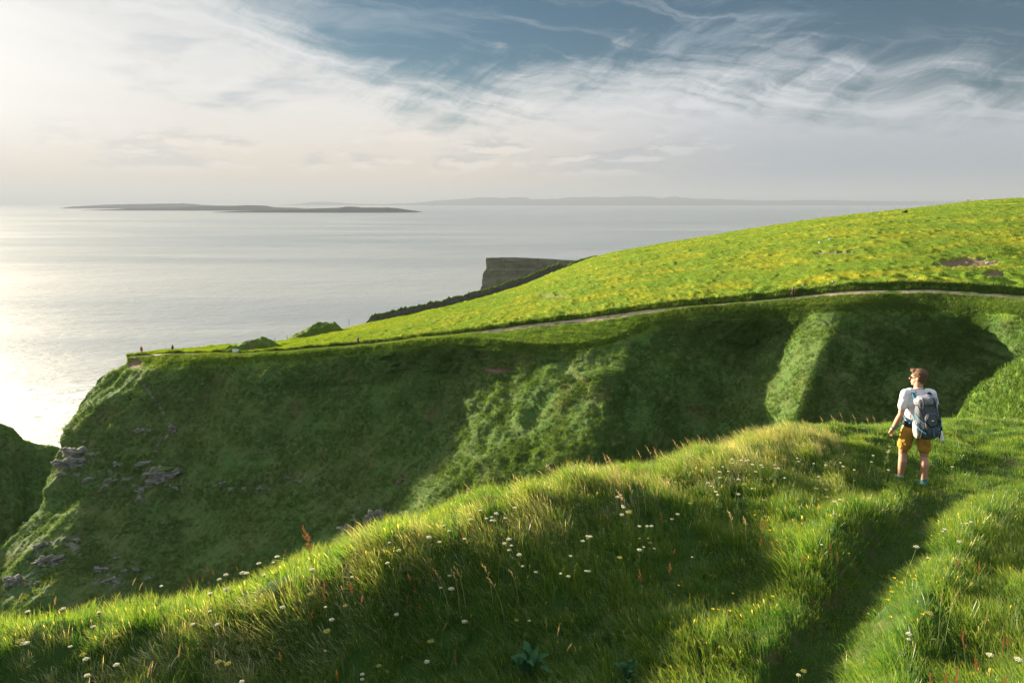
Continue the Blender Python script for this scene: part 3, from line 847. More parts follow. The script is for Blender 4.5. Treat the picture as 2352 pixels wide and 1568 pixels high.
def scatter(name, pts, rots, scl, kind, protos, label=None):
    """One stuff object: tufts of each kind set out on its points."""
    me = bpy.data.meshes.new(name)
    me.vertices.add(len(pts)); me.vertices.foreach_set('co', np.asarray(pts, np.float32).ravel())
    for nm, ty, v in (('rot', 'FLOAT_VECTOR', rots), ('scl', 'FLOAT', scl), ('knd', 'INT', kind)):
        a = me.attributes.new(nm, ty, 'POINT')
        a.data.foreach_set('vector' if ty == 'FLOAT_VECTOR' else 'value', np.asarray(v, np.int32 if ty == 'INT' else np.float32).ravel())
    o = bpy.data.objects.new(name, me); COL.objects.link(o)
    ng = bpy.data.node_groups.new(name, 'GeometryNodeTree')
    ng.interface.new_socket('Geometry', in_out='INPUT', socket_type='NodeSocketGeometry')
    ng.interface.new_socket('Geometry', in_out='OUTPUT', socket_type='NodeSocketGeometry')
    N_, L_ = ng.nodes, ng.links
    gi, go = N_.new('NodeGroupInput'), N_.new('NodeGroupOutput')
    def named(nm, ty):
        q = N_.new('GeometryNodeInputNamedAttribute'); q.data_type = ty; q.inputs['Name'].default_value = nm
        return q.outputs['Attribute']
    r_, s_, k_ = named('rot', 'FLOAT_VECTOR'), named('scl', 'FLOAT'), named('knd', 'INT')
    e2r = N_.new('FunctionNodeEulerToRotation'); L_.new(r_, e2r.inputs[0])
    jn = N_.new('GeometryNodeJoinGeometry')
    for i, pr in enumerate(protos):
        oi = N_.new('GeometryNodeObjectInfo'); oi.inputs['Object'].default_value = pr
        cmp = N_.new('FunctionNodeCompare'); cmp.data_type = 'INT'; cmp.operation = 'EQUAL'
        L_.new(k_, cmp.inputs[2]); cmp.inputs[3].default_value = i
        io = N_.new('GeometryNodeInstanceOnPoints')
        L_.new(gi.outputs[0], io.inputs['Points']); L_.new(cmp.outputs[0], io.inputs['Selection'])
        L_.new(oi.outputs['Geometry'], io.inputs['Instance']); L_.new(e2r.outputs[0], io.inputs['Rotation']); L_.new(s_, io.inputs['Scale'])
        L_.new(io.outputs[0], jn.inputs[0])
    L_.new(jn.outputs[0], go.inputs[0])
    md = o.modifiers.new('tufts', 'NODES'); md.node_group = ng
    tag(o, label, kind='stuff')
    return o

gm_near = grass_mat('grass_blades', ((0.018, 0.082, 0.015), (0.052, 0.155, 0.020), (0.190, 0.275, 0.036)), (0.40, 0.42, 0.11), 0.55, 1.1, (0.46, 0.40, 0.17), 0.07)
gm_seed = grass_mat('seeding_grass', ((0.12, 0.18, 0.04), (0.23, 0.27, 0.08), (0.36, 0.36, 0.15)), (0.62, 0.58, 0.34), 0.5, 1.1, (0.62, 0.56, 0.36), 0.4, 0.25)
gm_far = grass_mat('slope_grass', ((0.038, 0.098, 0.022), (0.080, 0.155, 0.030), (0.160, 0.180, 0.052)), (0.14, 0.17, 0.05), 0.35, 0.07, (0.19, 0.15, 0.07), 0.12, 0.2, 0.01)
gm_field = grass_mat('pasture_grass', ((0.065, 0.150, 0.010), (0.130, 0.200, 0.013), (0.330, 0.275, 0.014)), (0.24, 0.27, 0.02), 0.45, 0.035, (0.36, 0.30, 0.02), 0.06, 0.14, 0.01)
W = (-0.34, 0.05)
PROT = [tuft_mesh('tuft', 40, 0.20, 0.0045, 0.10, W, gm_near, 4, 0.0, 1),
        tuft_mesh('tuft', 34, 0.25, 0.0048, 0.12, (-0.5, 0.1), gm_near, 5, 0.0, 2, 0.7),
        tuft_mesh('tuft', 32, 0.18, 0.0055, 0.10, (-0.2, -0.12), gm_near, 4, 0.03, 3),
        tuft_mesh('tuft', 60, 0.25, 0.0017, 0.13, (-0.55, 0.05), gm_seed, 5, 0.12, 4, 0.7),
        tuft_mesh('tuft', 46, 0.07, 0.0050, 0.10, (-0.2, 0.0), gm_near, 2, 0.0, 5)]

# density, length and kind of the near grass by place
def near_grass():
    n0 = 420000
    th = rng.uniform(-0.78, 0.80, n0); r = np.exp(rng.uniform(math.log(1.7), math.log(20.0), n0))
    X, Y = r * np.sin(th), r * np.cos(th)
    dens = np.interp(r, [1.7, 3, 6, 10, 20], [170, 170, 125, 95, 55])       # tufts per square metre
    pdf = n0 / (1.58 * math.log(20 / 1.7)) / r ** 2
    keep = rng.uniform(size=n0) < dens / pdf
    X, Y = X[keep], Y[keep]
    cs = crest_side(X, Y); pd_ = path_dist(X, Y)
    ok = (cs < 2.2) & (X > GX + .2) & (X < 23) & (Y < 21)
    X, Y, cs, pd_ = X[ok], Y[ok], cs[ok], pd_[ok]
    q = np.stack([X, Y, X * 0], -1)
    f1, f2 = fbm(q, 1.1, 3, 3.0), fbm(q, 0.5, 2, 19.0)
    rr = np.hypot(X, Y)
    lawn = sst(4.6, 6.2, X - 0.0 * Y) * sst(8.2, 9.6, Y) * 1.0              # grazed turf by the hiker
    lawn = np.maximum(lawn, sst(5.3, 5.9, X) * sst(8.6, 9.4, Y + (X - 5.3) * 0.4))
    scl = 0.95 + 0.35 * f1 + 0.18 * f2 + rng.normal(0, 0.10, len(X))
    scl *= np.interp(pd_, [0, 0.16, 0.32, 0.7], [0.45, 0.55, 0.85, 1.0])
    scl *= 1 - 0.55 * lawn
    scl = np.clip(scl * 0.85, 0.5, 1.3)
    u_ = rng.uniform(size=len(X))
    # pale seeding grass along the sunny crest and round the hiker's mound
    pale = np.clip(1 - np.abs(cs + 0.15) / 0.6, 0, 1) * 0.25 + sst(0.25, 0.8, f1) * 0.06 + 0.35 * np.clip(1 - np.abs(cs + 0.1) / 0.6, 0, 1) + np.exp(-((X - 4.2) / 1.6) ** 2 - ((Y - 11) / 1.6) ** 2) * 0.65
    knd = np.where(u_ < np.minimum(pale, .75) * 0.8, 3, np.where(u_ < 0.45 + 0.2 * pale, 0, np.where(u_ < 0.78, 1, 2)))
    short = (pd_ < 0.23) | (lawn > 0.75)
    knd = np.where(short & (rng.uniform(size=len(X)) < 0.93), 4, knd)
    scl = np.where(knd == 4, rng.uniform(0.6, 1.3, len(X)), scl)
    keep = ~((pd_ < 0.20) & (rng.uniform(size=len(X)) < 0.25))
    X, Y, scl, knd = X[keep], Y[keep], scl[keep], knd[keep]
    z = zg(X, Y) - 0.012
    e = 0.06
    gx, gy = (zg(X + e, Y) - zg(X - e, Y)) / (2 * e), (zg(X, Y + e) - zg(X, Y - e)) / (2 * e)
    rot = np.stack([np.arctan(gy) * 0.5 + rng.normal(0, .08, len(X)), -np.arctan(gx) * 0.5 + rng.normal(0, .08, len(X)), rng.normal(0, 0.7, len(X))], -1)
    wider = np.interp(np.hypot(X, Y), [4, 20], [1, 1.35])
    print('near tufts', len(X))
    scatter('grass', np.stack([X, Y, z], -1), rot, scl * wider ** 0.5, knd, PROT, 'long windswept grass covering the near ridge')
near_grass()

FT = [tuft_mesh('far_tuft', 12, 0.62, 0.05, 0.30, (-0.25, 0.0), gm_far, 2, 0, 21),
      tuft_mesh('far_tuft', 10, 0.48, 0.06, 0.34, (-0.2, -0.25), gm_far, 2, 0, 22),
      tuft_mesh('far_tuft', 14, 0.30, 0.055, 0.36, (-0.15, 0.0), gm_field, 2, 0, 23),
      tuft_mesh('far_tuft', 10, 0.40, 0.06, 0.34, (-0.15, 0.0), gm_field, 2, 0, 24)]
def slope_grass():
    pts, kn, sc = [], [], []
    def sample(P, rsel, n, kinds, smin, smax, keepf=None, minx=-60, maxx=2420, maxy=1500):
        rr_ = rng.uniform(rsel[0], rsel[1] - 1.001, n); cc = rng.uniform(0, P.shape[1] - 1.001, n)
        i, j = rr_.astype(int), cc.astype(int); a, b = (rr_ - i)[:, None], (cc - j)[:, None]
        p = (P[i, j] * (1 - b) + P[i, j + 1] * b) * (1 - a) + (P[i + 1, j] * (1 - b) + P[i + 1, j + 1] * b) * a
        hx, hy = pix(p)
        ok = (hx > minx) & (hx < maxx) & (hy < maxy)
        if keepf is not None: ok &= keepf(i, j)
        pts.append(p[ok]); kn.append(rng.choice(kinds, ok.sum())); sc.append(rng.uniform(smin, smax, ok.sum()))
    notbare = lambda i, j: (scar[i, j] < 0.35) & (stony[i, j] < 0.4 + 0 * i)
    patchy = fbm(HP, 5.0, 3, 131.0)
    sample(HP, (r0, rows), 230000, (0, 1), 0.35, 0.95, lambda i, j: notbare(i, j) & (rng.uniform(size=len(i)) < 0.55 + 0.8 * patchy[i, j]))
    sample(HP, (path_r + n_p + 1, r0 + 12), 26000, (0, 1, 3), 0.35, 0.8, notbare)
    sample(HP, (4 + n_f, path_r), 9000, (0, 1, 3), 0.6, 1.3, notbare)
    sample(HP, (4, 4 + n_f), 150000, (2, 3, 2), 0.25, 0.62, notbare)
    sample(SPL[0], (4, 160), 16000, (0, 1), 0.7, 1.5)
    sample(SPR[0], (4, 140), 20000, (0, 1), 0.4, 0.9)
    p = np.concatenate(pts); k = np.concatenate(kn); s = np.concatenate(sc)
    rot = np.stack([rng.normal(0, .2, len(p)), rng.normal(0, .2, len(p)), rng.uniform(0, 6.28, len(p))], -1)
    print('slope tufts', len(p))
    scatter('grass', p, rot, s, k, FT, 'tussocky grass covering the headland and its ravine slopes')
slope_grass()
# ------------------------------------------------------------------ things on the headland
def on_headland(x, y, P=None, rsel=None):
    """Surface point and normal seen at a photo position."""
    Pq = HP if P is None else P
    hx, hy = pix(Pq)
    d2 = (hx - x) ** 2 + (hy - y) ** 2
    if rsel: d2[:rsel[0]] = 1e12; d2[rsel[1]:] = 1e12
    i, j = np.unravel_index(np.argmin(d2), d2.shape)
    nq = HN if P is None else normals(Pq)
    return Pq[i, j].copy(), nq[i, j].copy()

m_wall, t = new_mat('wall_stone')
pos = t.n('ShaderNodeTexCoord').outputs['Object']
vo = t.n('ShaderNodeTexVoronoi', Vector=t.n('ShaderNodeMapping', Vector=pos, Scale=(1.6, 1.6, 5.5)).outputs[0], Scale=1.0)
c_ = t.mix(vo.outputs['Color'], (0.05, 0.048, 0.042), (0.17, 0.16, 0.14))
c_ = t.mix(t.math('MULTIPLY', t.ss(0.5, 0.7, t.noise(pos, 0.8, 5)), 0.6), c_, (0.05, 0.075, 0.02))
b = t.n('ShaderNodeBsdfPrincipled', Base__Color=c_, Roughness=0.95, Normal=t.n('ShaderNodeBump', Strength=1.0, Distance=0.15, Height=vo.outputs['Distance']).outputs[0])
out(t, b.outputs[0])

def wall(x0, x1, h0, h1, label, seed):
    root = empty('dry_stone_wall', (0, 0, 0)); tag(root, label, 'wall')
    n = int((x1 - x0) * 1.6)
    xs = np.linspace(x0, x1, n)
    base = at(xs, ips(xs, SKY) + 1, ips(xs, SKYD) - 1.0)
    root.location = base[n // 2]
    L = np.concatenate([[0], np.cumsum(np.linalg.norm(np.diff(base, axis=0), axis=1))])
    q = np.stack([L, L * 0, L * 0], -1)
    h = np.interp(xs, [x0, x0 + 12, x1 - 12, x1], [0.25, h0, h1, 0.3]) * (1 + 0.22 * fbm(q, 6, 3, seed) + 0.16 * np.round(1.5 * fbm(q, 1.1, 2, seed + 4)))
    prof = [(-0.55, -0.8, 0), (-0.50, 0, 0), (-0.42, .5, 0), (-0.36, .85, 0), (-0.25, 1, 0), (0.25, 1, 0), (0.40, .7, 0), (0.55, -.8, 0)]
    rws = []
    for oy, f, _ in prof:
        p = base.copy(); p[:, 1] += oy + 0.10 * fbm(q + f * 3, 0.9, 2, seed + 8); p[:, 2] += np.where(f > 0, h * f, f); rws.append(p - base[n // 2])
    obj = mesh_from('stonework', np.stack(rws), grid_faces(len(prof), n), m_wall, root, smooth=False)
    # turf growing along the top
    tr = []
    for oy, f in ((-0.42, -.10), (-0.3, .12), (0.0, .26), (0.6, .16), (1.6, -.3), (3.2, -1.6)):
        p = base.copy(); p[:, 1] += oy; p[:, 2] += np.maximum(h, .3) + f + 0.10 * fbm(q + oy, 1.2, 3, seed + 2); tr.append(p - base[n // 2])
    tf = mesh_from('turf', np.stack(tr), grid_faces(len(tr), n), m_head, root)
    for a_, v_ in (('steep', 0.15), ('field', 0.0), ('bare', 0.0)): attr(tf, a_, np.full(len(tr) * n, v_))
    return root
wall(842, 1296, 1.6, 2.2, 'long dark dry stone wall topped with turf along the seaward edge of the pasture', 1.0)
wall(1302, 1372, 0.8, 0.55, 'short low dry stone wall remnant at the top end of the long wall', 41.0)

def mound(x, y, Y, rx, ry, h, label, seed, front=0.0):
    """Grassy hump with a broken stony front."""
    c = at(x, y, Y)
    n, m_ = 90, 46
    uu, vv = np.meshgrid(np.linspace(-1, 1, n), np.linspace(-1, 1, m_))
    rr = np.hypot(uu, vv)
    z = h * np.clip(1 - rr ** 2.4, -0.25, 1)
    z = z * (0.45 + 0.55 * sst(-1.0, 0.55, uu)) * (1 + 0.25 * fbm(np.stack([uu * rx, vv * ry, uu * 0], -1), 2.5, 3, seed + 20))
    z = np.where(vv < -0.15, np.minimum(z, h * np.clip((vv + 0.62) * 3.2, -0.2, 1) + 0 * z) if front else z, z)
    P = np.stack([uu * rx, vv * ry, z], -1)
    P[..., 2] += 0.42 * fbm(P, 1.2, 3, seed) * np.clip(1.1 - rr, 0, 1) - 0.15
    P[..., 1] += 0.25 * fbm(P, 1.0, 2, seed + 5) * (rr < 1)
    o = mesh_from('mound', P, grid_faces(m_, n), m_head)
    o.location = c
    attr(o, 'steep', np.full(n * m_, .45)); attr(o, 'field', np.zeros(n * m_))
    attr(o, 'bare', np.clip((-0.25 - vv) * 3, 0, 1) * np.clip(0.4 + 1.2 * fbm(P, 1.2, 2, seed + 9), 0, 1) * front * (rr < 0.95))
    tag(o, label, 'mound', kind='structure')
    return o
mound(735, 772, 164, 7.4, 4.5, 3.7, 'large grassy hump at the cliff edge before the stone wall', 3.0, 0.35)
mound(588, 795, 141, 5.0, 3.0, 2.1, 'low turf bank with grey stony front behind the white sign', 7.0, 0.75)
mound(535, 806, 138, 3.4, 1.6, 1.35, 'small dark bushy hummock right behind the white sign', 11.0, 0.0)

m_white = simple('white_paint', (0.78, 0.77, 0.76), 0.6, 0.3, 0.06)
m_post = simple('weathered_wood', (0.33, 0.30, 0.26), 0.9, 0.2, 0.3, 9)
m_postd = simple('dark_wood', (0.085, 0.065, 0.05), 0.9, 0.2, 0.3, 9)

def box_bm(bm, c, s, bev=0.0, rot=None):
    mt = Matrix.Translation(c)
    if rot: mt = mt @ Euler(rot).to_matrix().to_4x4()
    r_ = bmesh.ops.create_cube(bm, size=1, matrix=mt @ Matrix.Diagonal((*s, 1)))
    if bev:
        es = list({e for v in r_['verts'] for e in v.link_edges})
        bmesh.ops.bevel(bm, geom=es, offset=bev, segments=2, affect='EDGES')

def bm_obj(name, fn, mat, parent=None, smooth=False):
    bm = bmesh.new(); fn(bm)
    me = bpy.data.meshes.new(name); bm.to_mesh(me); bm.free()
    me.materials.append(mat)
    if smooth: me.polygons.foreach_set('use_smooth', np.ones(len(me.polygons), bool))
    o = bpy.data.objects.new(name, me); COL.objects.link(o)
    if parent: o.parent = parent
    return o

# white board by the path
p, _ = on_headland(541, 811.5, rsel=(4, r0))
sg = tag(empty('sign_board', p, R(4)), 'white notice board on short posts beside the clifftop path', 'sign')
bm_obj('panel', lambda bm: box_bm(bm, (0, 0, .58), (1.22, .05, .68), .01), m_white, sg)
for s in (-.45, .45):
    bm_obj('post', lambda bm: box_bm(bm, (s, .06, .35), (.09, .06, 1.1), .01), m_postd, sg)

# fence posts on the skyline, one mesh data shared
def post_bm(bm):
    bmesh.ops.create_cone(bm, segments=10, radius1=.055, radius2=.05, depth=1.5, cap_ends=True, matrix=Matrix.Translation((0, 0, .6)))
    bmesh.ops.create_cone(bm, segments=10, radius1=.05, radius2=.02, depth=.06, cap_ends=True, matrix=Matrix.Translation((0, 0, 1.38)))
fp0 = bm_obj('fence_post', post_bm, simple('pale_post', (0.36, 0.35, 0.33), 0.8, 0.2, 0.15))
xsf = [1400, 1432, 1462, 1495, 1530, 1560, 1592, 1622, 1650, 1680, 1708, 1735, 1762, 1790, 1809, 1833, 1858, 1882, 1906, 1931, 1955, 1979, 2003, 2027, 2051, 2076, 2100, 2124, 2147, 2170, 2194, 2258, 2282, 2305, 2330, 2350, 2375, 2400]
for i, x in enumerate(xsf):
    o = fp0 if i == 0 else fp0.copy()
    if i: COL.objects.link(o)
    j = int(np.argmin(np.abs(HX[4] - x)))
    q = HP[4, j]
    o.location = (q[0] * 1.012, q[1] * 1.012, q[2] - 0.45 + rng.uniform(-.1, .15))
    o.rotation_euler = (rng.normal(0, .04), rng.normal(0, .05), rng.uniform(0, 3))
    lab = 'thin pale fence post in the row along the long sloping pasture skyline' if x < 2225 else 'thin pale fence post on the highest skyline beyond the stile'
    tag(o, lab, 'fence post', 'pale fence posts along the skyline' if x < 2225 else 'fence posts beyond the stile')
for x, y, Yd, lab in ((802, 745, 171, 'dark fence post between the large hump and the stone wall'), (660, 783, 160, 'dark fence post at the foot of the large grassy hump'), (632, 789, 157, 'dark fence post behind the stony turf bank')):
    o = bm_obj('fence_post', post_bm, m_postd)
    o.location = at(x, y, Yd); tag(o, lab, 'fence post')

p = HP[4, int(np.argmin(np.abs(HX[4] - 2222)))]
stl = tag(empty('stile', (p[0] * 1.004, p[1] * 1.004, p[2] - .25), R(10)), 'pale wooden stile with notice panel on the skyline', 'stile')
for s in (-.7, .05, .8):
    bm_obj('post', lambda bm: box_bm(bm, (s, 0, .8), (.11, .11, 1.5 if s else 1.1), .015), m_post, stl)
for z in (.55, .95):
    bm_obj('rail', lambda bm: box_bm(bm, (.05, -.09, z), (1.7, .05, .14), .01), m_post, stl)
bm_obj('panel', lambda bm: box_bm(bm, (-.45, -.14, .75), (.4, .04, .4), .01), m_white, stl)

# rocks
m_rock, t = new_mat('limestone')
pos = t.n('ShaderNodeTexCoord').outputs['Object']
nz = t.noise(pos, 1.6, 6, 0.6); ny = t.noise(t.n('ShaderNodeMapping', Vector=pos, Scale=(.6, .6, 5)).outputs[0], 1.0, 5, .6)
c_ = t.mix(nz, (0.045, 0.045, 0.036), (0.30, 0.30, 0.235))
c_ = t.mix(t.math('MULTIPLY', t.ss(0.52, 0.66, ny), .7), c_, (0.055, 0.055, 0.05))
c_ = t.mix(t.ss(0.60, 0.70, t.noise(pos, 0.9, 6, .6)), c_, (0.05, 0.08, 0.02))
b = t.n('ShaderNodeBsdfPrincipled', Base__Color=c_, Roughness=0.92, Normal=t.n('ShaderNodeBump', Strength=0.8, Distance=0.12, Height=t.math('ADD', nz, ny)).outputs[0])
out(t, b.outputs[0])
m_brown = simple('brown_earth', (0.065, 0.042, 0.028), 0.95, 0.1, 0.4, 1.5, 0.5)
m_pale = simple('pale_stone', (0.62, 0.60, 0.56), 0.9, 0.2, 0.2, 4)

def ico(sub):
    bm = bmesh.new(); bmesh.ops.create_icosphere(bm, subdivisions=sub, radius=1)
    v = np.array([q.co[:] for q in bm.verts]); f = [tuple(x.index for x in q.verts) for q in bm.faces]; bm.free()
    return v, np.array(f)
ICO4, ICO3 = ico(5), ico(3)
def rock(x, y, w, h, label=None, group=None, mat=None, seed=0.0, prot=0.5, cat='rock', src=None, detail=True):
    p, nrm = on_headland(x, y, rsel=(4, rows)) if src is None else on_headland(x, y, src[0], src[1])
    s = p[1] / F
    rx, rz = w * s / 2, h * s / 2 * 1.15
    ry = max(0.45 * rx, rz) * prot * .75
    v, f = ICO4 if detail and w > 9 else ICO3
    q = np.sign(v) * np.abs(v) ** 0.75 * np.array([rx, ry, rz])
    sc_ = max(rx, rz)
    amp = 0.34 * min(1.0, rz * 1.3)
    n_ = fbm(q * np.array([1, 1, 1.9]), 0.30 * sc_ + .25, 4, seed) + 0.5 * fbm(q * np.array([1, 1, 3.0]), 0.55, 3, seed + 7)
    n_ = np.round(n_ * 2.2) / 2.2 * .65 + n_ * .35
    q = q + v * (amp * 1.9 * n_)[:, None] + np.array([1, .2, 0]) * (0.35 * rz * np.round(2.2 * fbm(q * np.array([.2, .2, 1]), .5 * rz + .1, 2, seed + 3)))[:, None] * .6
    o = mesh_from('rock', q, f, mat or m_rock, smooth=False)
    o.location = p + nrm * ry * 0.05
    o.rotation_euler = (rng.normal(0, .06), rng.normal(0, .08), rng.normal(0, .15) + 0.1)
    tag(o, label, cat, group)
    return o
rk = rock(372, 1099, 72, 46, 'large pale limestone boulder with dark undercut in the shaded slope', None, None, 2.0, 0.75)
# turf cap of the boulder
vv, ff = ICO3
capm = mesh_from('turf_cap', vv * np.array([2.0, .9, .35]) + 0.1 * fbm(vv, .5, 2)[:, None] * vv, ff, m_head, rk)
capm.location = (.35, -.1, 1.75); 
for a_, v_ in (('steep', 1.0), ('field', 0.0), ('bare', 0.0)): attr(capm, a_, np.full(len(vv), v_))
rock(180, 1042, 84, 22, 'upper grey rock band jutting from the headland edge above the dark spur', None, None, 5.0, .5)
rock(166, 1066, 80, 22, 'lower grey rock band jutting from the headland edge beside the dark spur', None, None, 9.0, .5)
rock(328, 1065, 34, 9, 'flat pale rock ledge just above the large boulder', None, None, 12.0)
rock(114, 1290, 76, 26, 'broad pale crag low on the slope near the left edge', None, None, 15.0, .5)
rock(105, 1254, 50, 18, 'grey slab above the broad pale crag near the left edge', None, None, 17.0, .4)
rock(231, 1312, 34, 16, 'pale rock just above the foreground flowers at left', None, None, 19.0)
rock(40, 1338, 60, 26, 'dark rock behind the seed heads at the bottom left edge', None, None, 22.0, .4)
rock(325, 990, 34, 10, 'small grey ledge high on the shaded slope below the point', None, None, 25.0)
rock(398, 987, 16, 14, 'pale rock at the foot of the thin gully on the slope', None, None, 28.0)
rock(925, 1106, 16, 13, 'round brown boulder alone above the near ridge', None, simple('brown_rock', (.13, .10, .075), .95, .1, .3, 2), 31.0, .9)
rock(868, 1186, 60, 22, 'jagged grey crag behind the sunlit ridge', None, None, 34.0, .6)
rock(800, 1218, 40, 18, 'dark grey crag behind the tall reddish dock', None, None, 37.0, .6)
grp = 'small rocks scattered in the shaded ravine slope'
for k, (x, y, w, h) in enumerate([(142, 1090, 26, 9), (205, 1104, 36, 10), (253, 1106, 28, 9), (270, 1068, 26, 12), (359, 1039, 12, 7), (322, 1129, 24, 10),
        (320, 1147, 10, 10), (194, 1015, 10, 6), (512, 1110, 14, 9), (531, 1125, 14, 8), (600, 1122, 14, 9), (60, 1207, 14, 14), (74, 1222, 10, 8), (178, 1243, 12, 12), (269, 1280, 10, 8),
        (284, 1312, 10, 12), (313, 1311, 12, 12), (259, 1334, 40, 14), (660, 1098, 14, 6), (402, 1122, 14, 8), (180, 1090, 22, 6), (820, 1195, 20, 8),
        (1262, 1068, 12, 7), (1290, 1075, 14, 6), (980, 1040, 12, 4), (1250, 882, 14, 4), (1180, 1075, 6, 5), (465, 880, 8, 4), (90, 1340, 24, 10), (345, 1330, 24, 12)]):
    rock(x, y, w, h, 'small grey rock poking out of the shaded ravine slope', grp, None, 50.0 + k * 3)
for x, y, w, h, lab in ((1884, 558, 7, 3.5, 'lower of two white stones lying in the open pasture'), (1907, 550, 6, 3.5, 'upper of two white stones lying in the open pasture'), (1844, 658, 4, 4, 'pale stone above the lone walker on the path'), (1914, 648, 3, 3, 'tiny pale stone on the dark bank above the path'), (2104, 635, 4, 3, 'pale stone below the bare earth scar')):
    rock(x, y, w, h, lab, None, m_pale, 200.0 + x, .9)
rock(2078, 489.5, 13, 7, 'dark brown earth lump near the skyline above the yellow pasture', None, m_brown, 300.0, .9, 'earth lump')
rock(2268, 604, 10, 5, 'pale boulder at the right end of the bare earth scar', None, m_pale, 310.0, .9)

# ------------------------------------------------------------------ flowers on the near ridge
def near_hit(x, y, h):
    """Foot of a plant whose top, h above the ground, is seen at a photo position."""
    kx, kz = ray(x, y)
    Y = np.linspace(1.6, 16, 1800)
    g = kz * Y - (zg(kx * Y, Y) + h)
    i = np.argmax(g < 0)
    if g[i] >= 0: return None
    return np.array([kx * Y[i], Y[i], float(zg(kx * Y[i], Y[i]))])

m_stem = simple('green_stem', (0.10, 0.16, 0.035), 0.7, 0.3, 0.2, 30)
m_straw = simple('straw', (0.42, 0.34, 0.17), 0.8, 0.2, 0.2, 40)
m_floret = None
def petal_mat(name, col, trans=.35):
    m, t = new_mat(name)
    nz = t.noise(t.n('ShaderNodeTexCoord').outputs['Object'], 60.0, 3)
    c = t.mix(nz, tuple(v * .85 for v in col), col)
    mx = t.n('ShaderNodeMixShader', Fac=trans, i1=t.n('ShaderNodeBsdfDiffuse', Color=c).outputs[0], i2=t.n('ShaderNodeBsdfTranslucent', Color=c).outputs[0])
    out(t, mx.outputs[0]); return m
m_floret = petal_mat('white_florets', (0.84, 0.81, 0.64))
m_green_um = petal_mat('green_florets', (0.46, 0.44, 0.12))
m_sorrel = petal_mat('reddish_seeds', (0.42, 0.17, 0.075))
m_plume = petal_mat('golden_plume', (0.62, 0.47, 0.22), .4)
m_butter = petal_mat('yellow_petals', (0.85, 0.62, 0.03))
m_brownh = petal_mat('brown_seeds', (0.30, 0.17, 0.08))

def tube(pts, rad, seg=5):
    pts = np.asarray(pts, float); n = len(pts)
    tg = np.gradient(pts, axis=0); tg /= np.linalg.norm(tg, axis=1)[:, None] + 1e-12
    ref = np.array([1, 0, 0]) if abs(tg[0, 0]) < .8 else np.array([0, 1, 0])
    a = np.cross(tg, ref); a /= np.linalg.norm(a, axis=1)[:, None] + 1e-12; b = np.cross(tg, a)
    rad = np.broadcast_to(rad, n)
    th = np.linspace(0, 2 * np.pi, seg, endpoint=False)
    V = pts[:, None] + rad[:, None, None] * (np.cos(th)[None, :, None] * a[:, None] + np.sin(th)[None, :, None] * b[:, None])
    i = np.arange(n * seg).reshape(n, seg)
    Fq = [(i[r_, c], i[r_, (c + 1) % seg], i[r_ + 1, (c + 1) % seg], i[r_ + 1, c]) for r_ in range(n - 1) for c in range(seg)]
    return V.reshape(-1, 3), Fq

class MB:
    def __init__(s): s.V, s.F = [], []
    def add(s, V, Fq):
        o = sum(len(v) for v in s.V); s.V.append(np.asarray(V, float)); s.F += [tuple(int(k) + o for k in f) for f in Fq]
    def mesh(s, name, mat, smooth=True):
        me = bpy.data.meshes.new(name); me.from_pydata([tuple(v) for v in np.concatenate(s.V)], [], s.F); me.materials.append(mat)
        if smooth: me.polygons.foreach_set('use_smooth', np.ones(len(me.polygons), bool))
        return me

def stem_curve(h, lean, n=7):
    q = np.linspace(0, 1, n)
    return np.stack([lean[0] * q ** 1.6 * h, lean[1] * q ** 1.6 * h, h * q], -1)

def umbel_meshes(h, lean, rad, sd, fm, dome=.28):
    g = np.random.default_rng(sd)
    pts = stem_curve(h, lean)
    st, fl = MB(), MB()
    st.add(*tube(pts, np.linspace(.0028, .0018, len(pts))))
    top_ = pts[-1]
    # a leaf spray at mid-stem
    for k in range(5):
        a = g.uniform(0, 6.28); q = pts[3] + 0
        e = q + np.array([math.cos(a) * .05, math.sin(a) * .05, .03 + g.uniform(0, .02)])
        st.add(*tube([q, (q + e) / 2 + [0, 0, .012], e], [.0016, .0022, .0004], 4))
    for k in range(26):
        r_ = rad * math.sqrt((k + .5) / 26); a = k * 2.39996
        c = top_ + np.array([r_ * math.cos(a), r_ * math.sin(a), .028 + dome * rad * (1 - (r_ / rad) ** 2) + g.normal(0, .0012)])
        st.add(*tube([top_, top_ + (c - top_) * .55 + [0, 0, -.002], c], [.0010, .0008, .0006], 3))
        fr_ = rad * .19
        for m_ in range(5):
            b_ = m_ * 1.2566 + g.uniform(0, 1)
            d_ = np.array([math.cos(b_), math.sin(b_), 0]); e_ = np.array([-d_[1], d_[0], 0])
            z0 = np.array([0, 0, g.uniform(0, .003)])
            fl.add([c + z0, c + d_ * fr_ * .6 + e_ * fr_ * .42 + z0 * 2, c + d_ * fr_ * 1.1 + z0 + [0, 0, .001], c + d_ * fr_ * .6 - e_ * fr_ * .42], [(0, 1, 2, 3)])
    return st.mesh('stem', m_stem), fl.mesh('flower_head', fm, False)

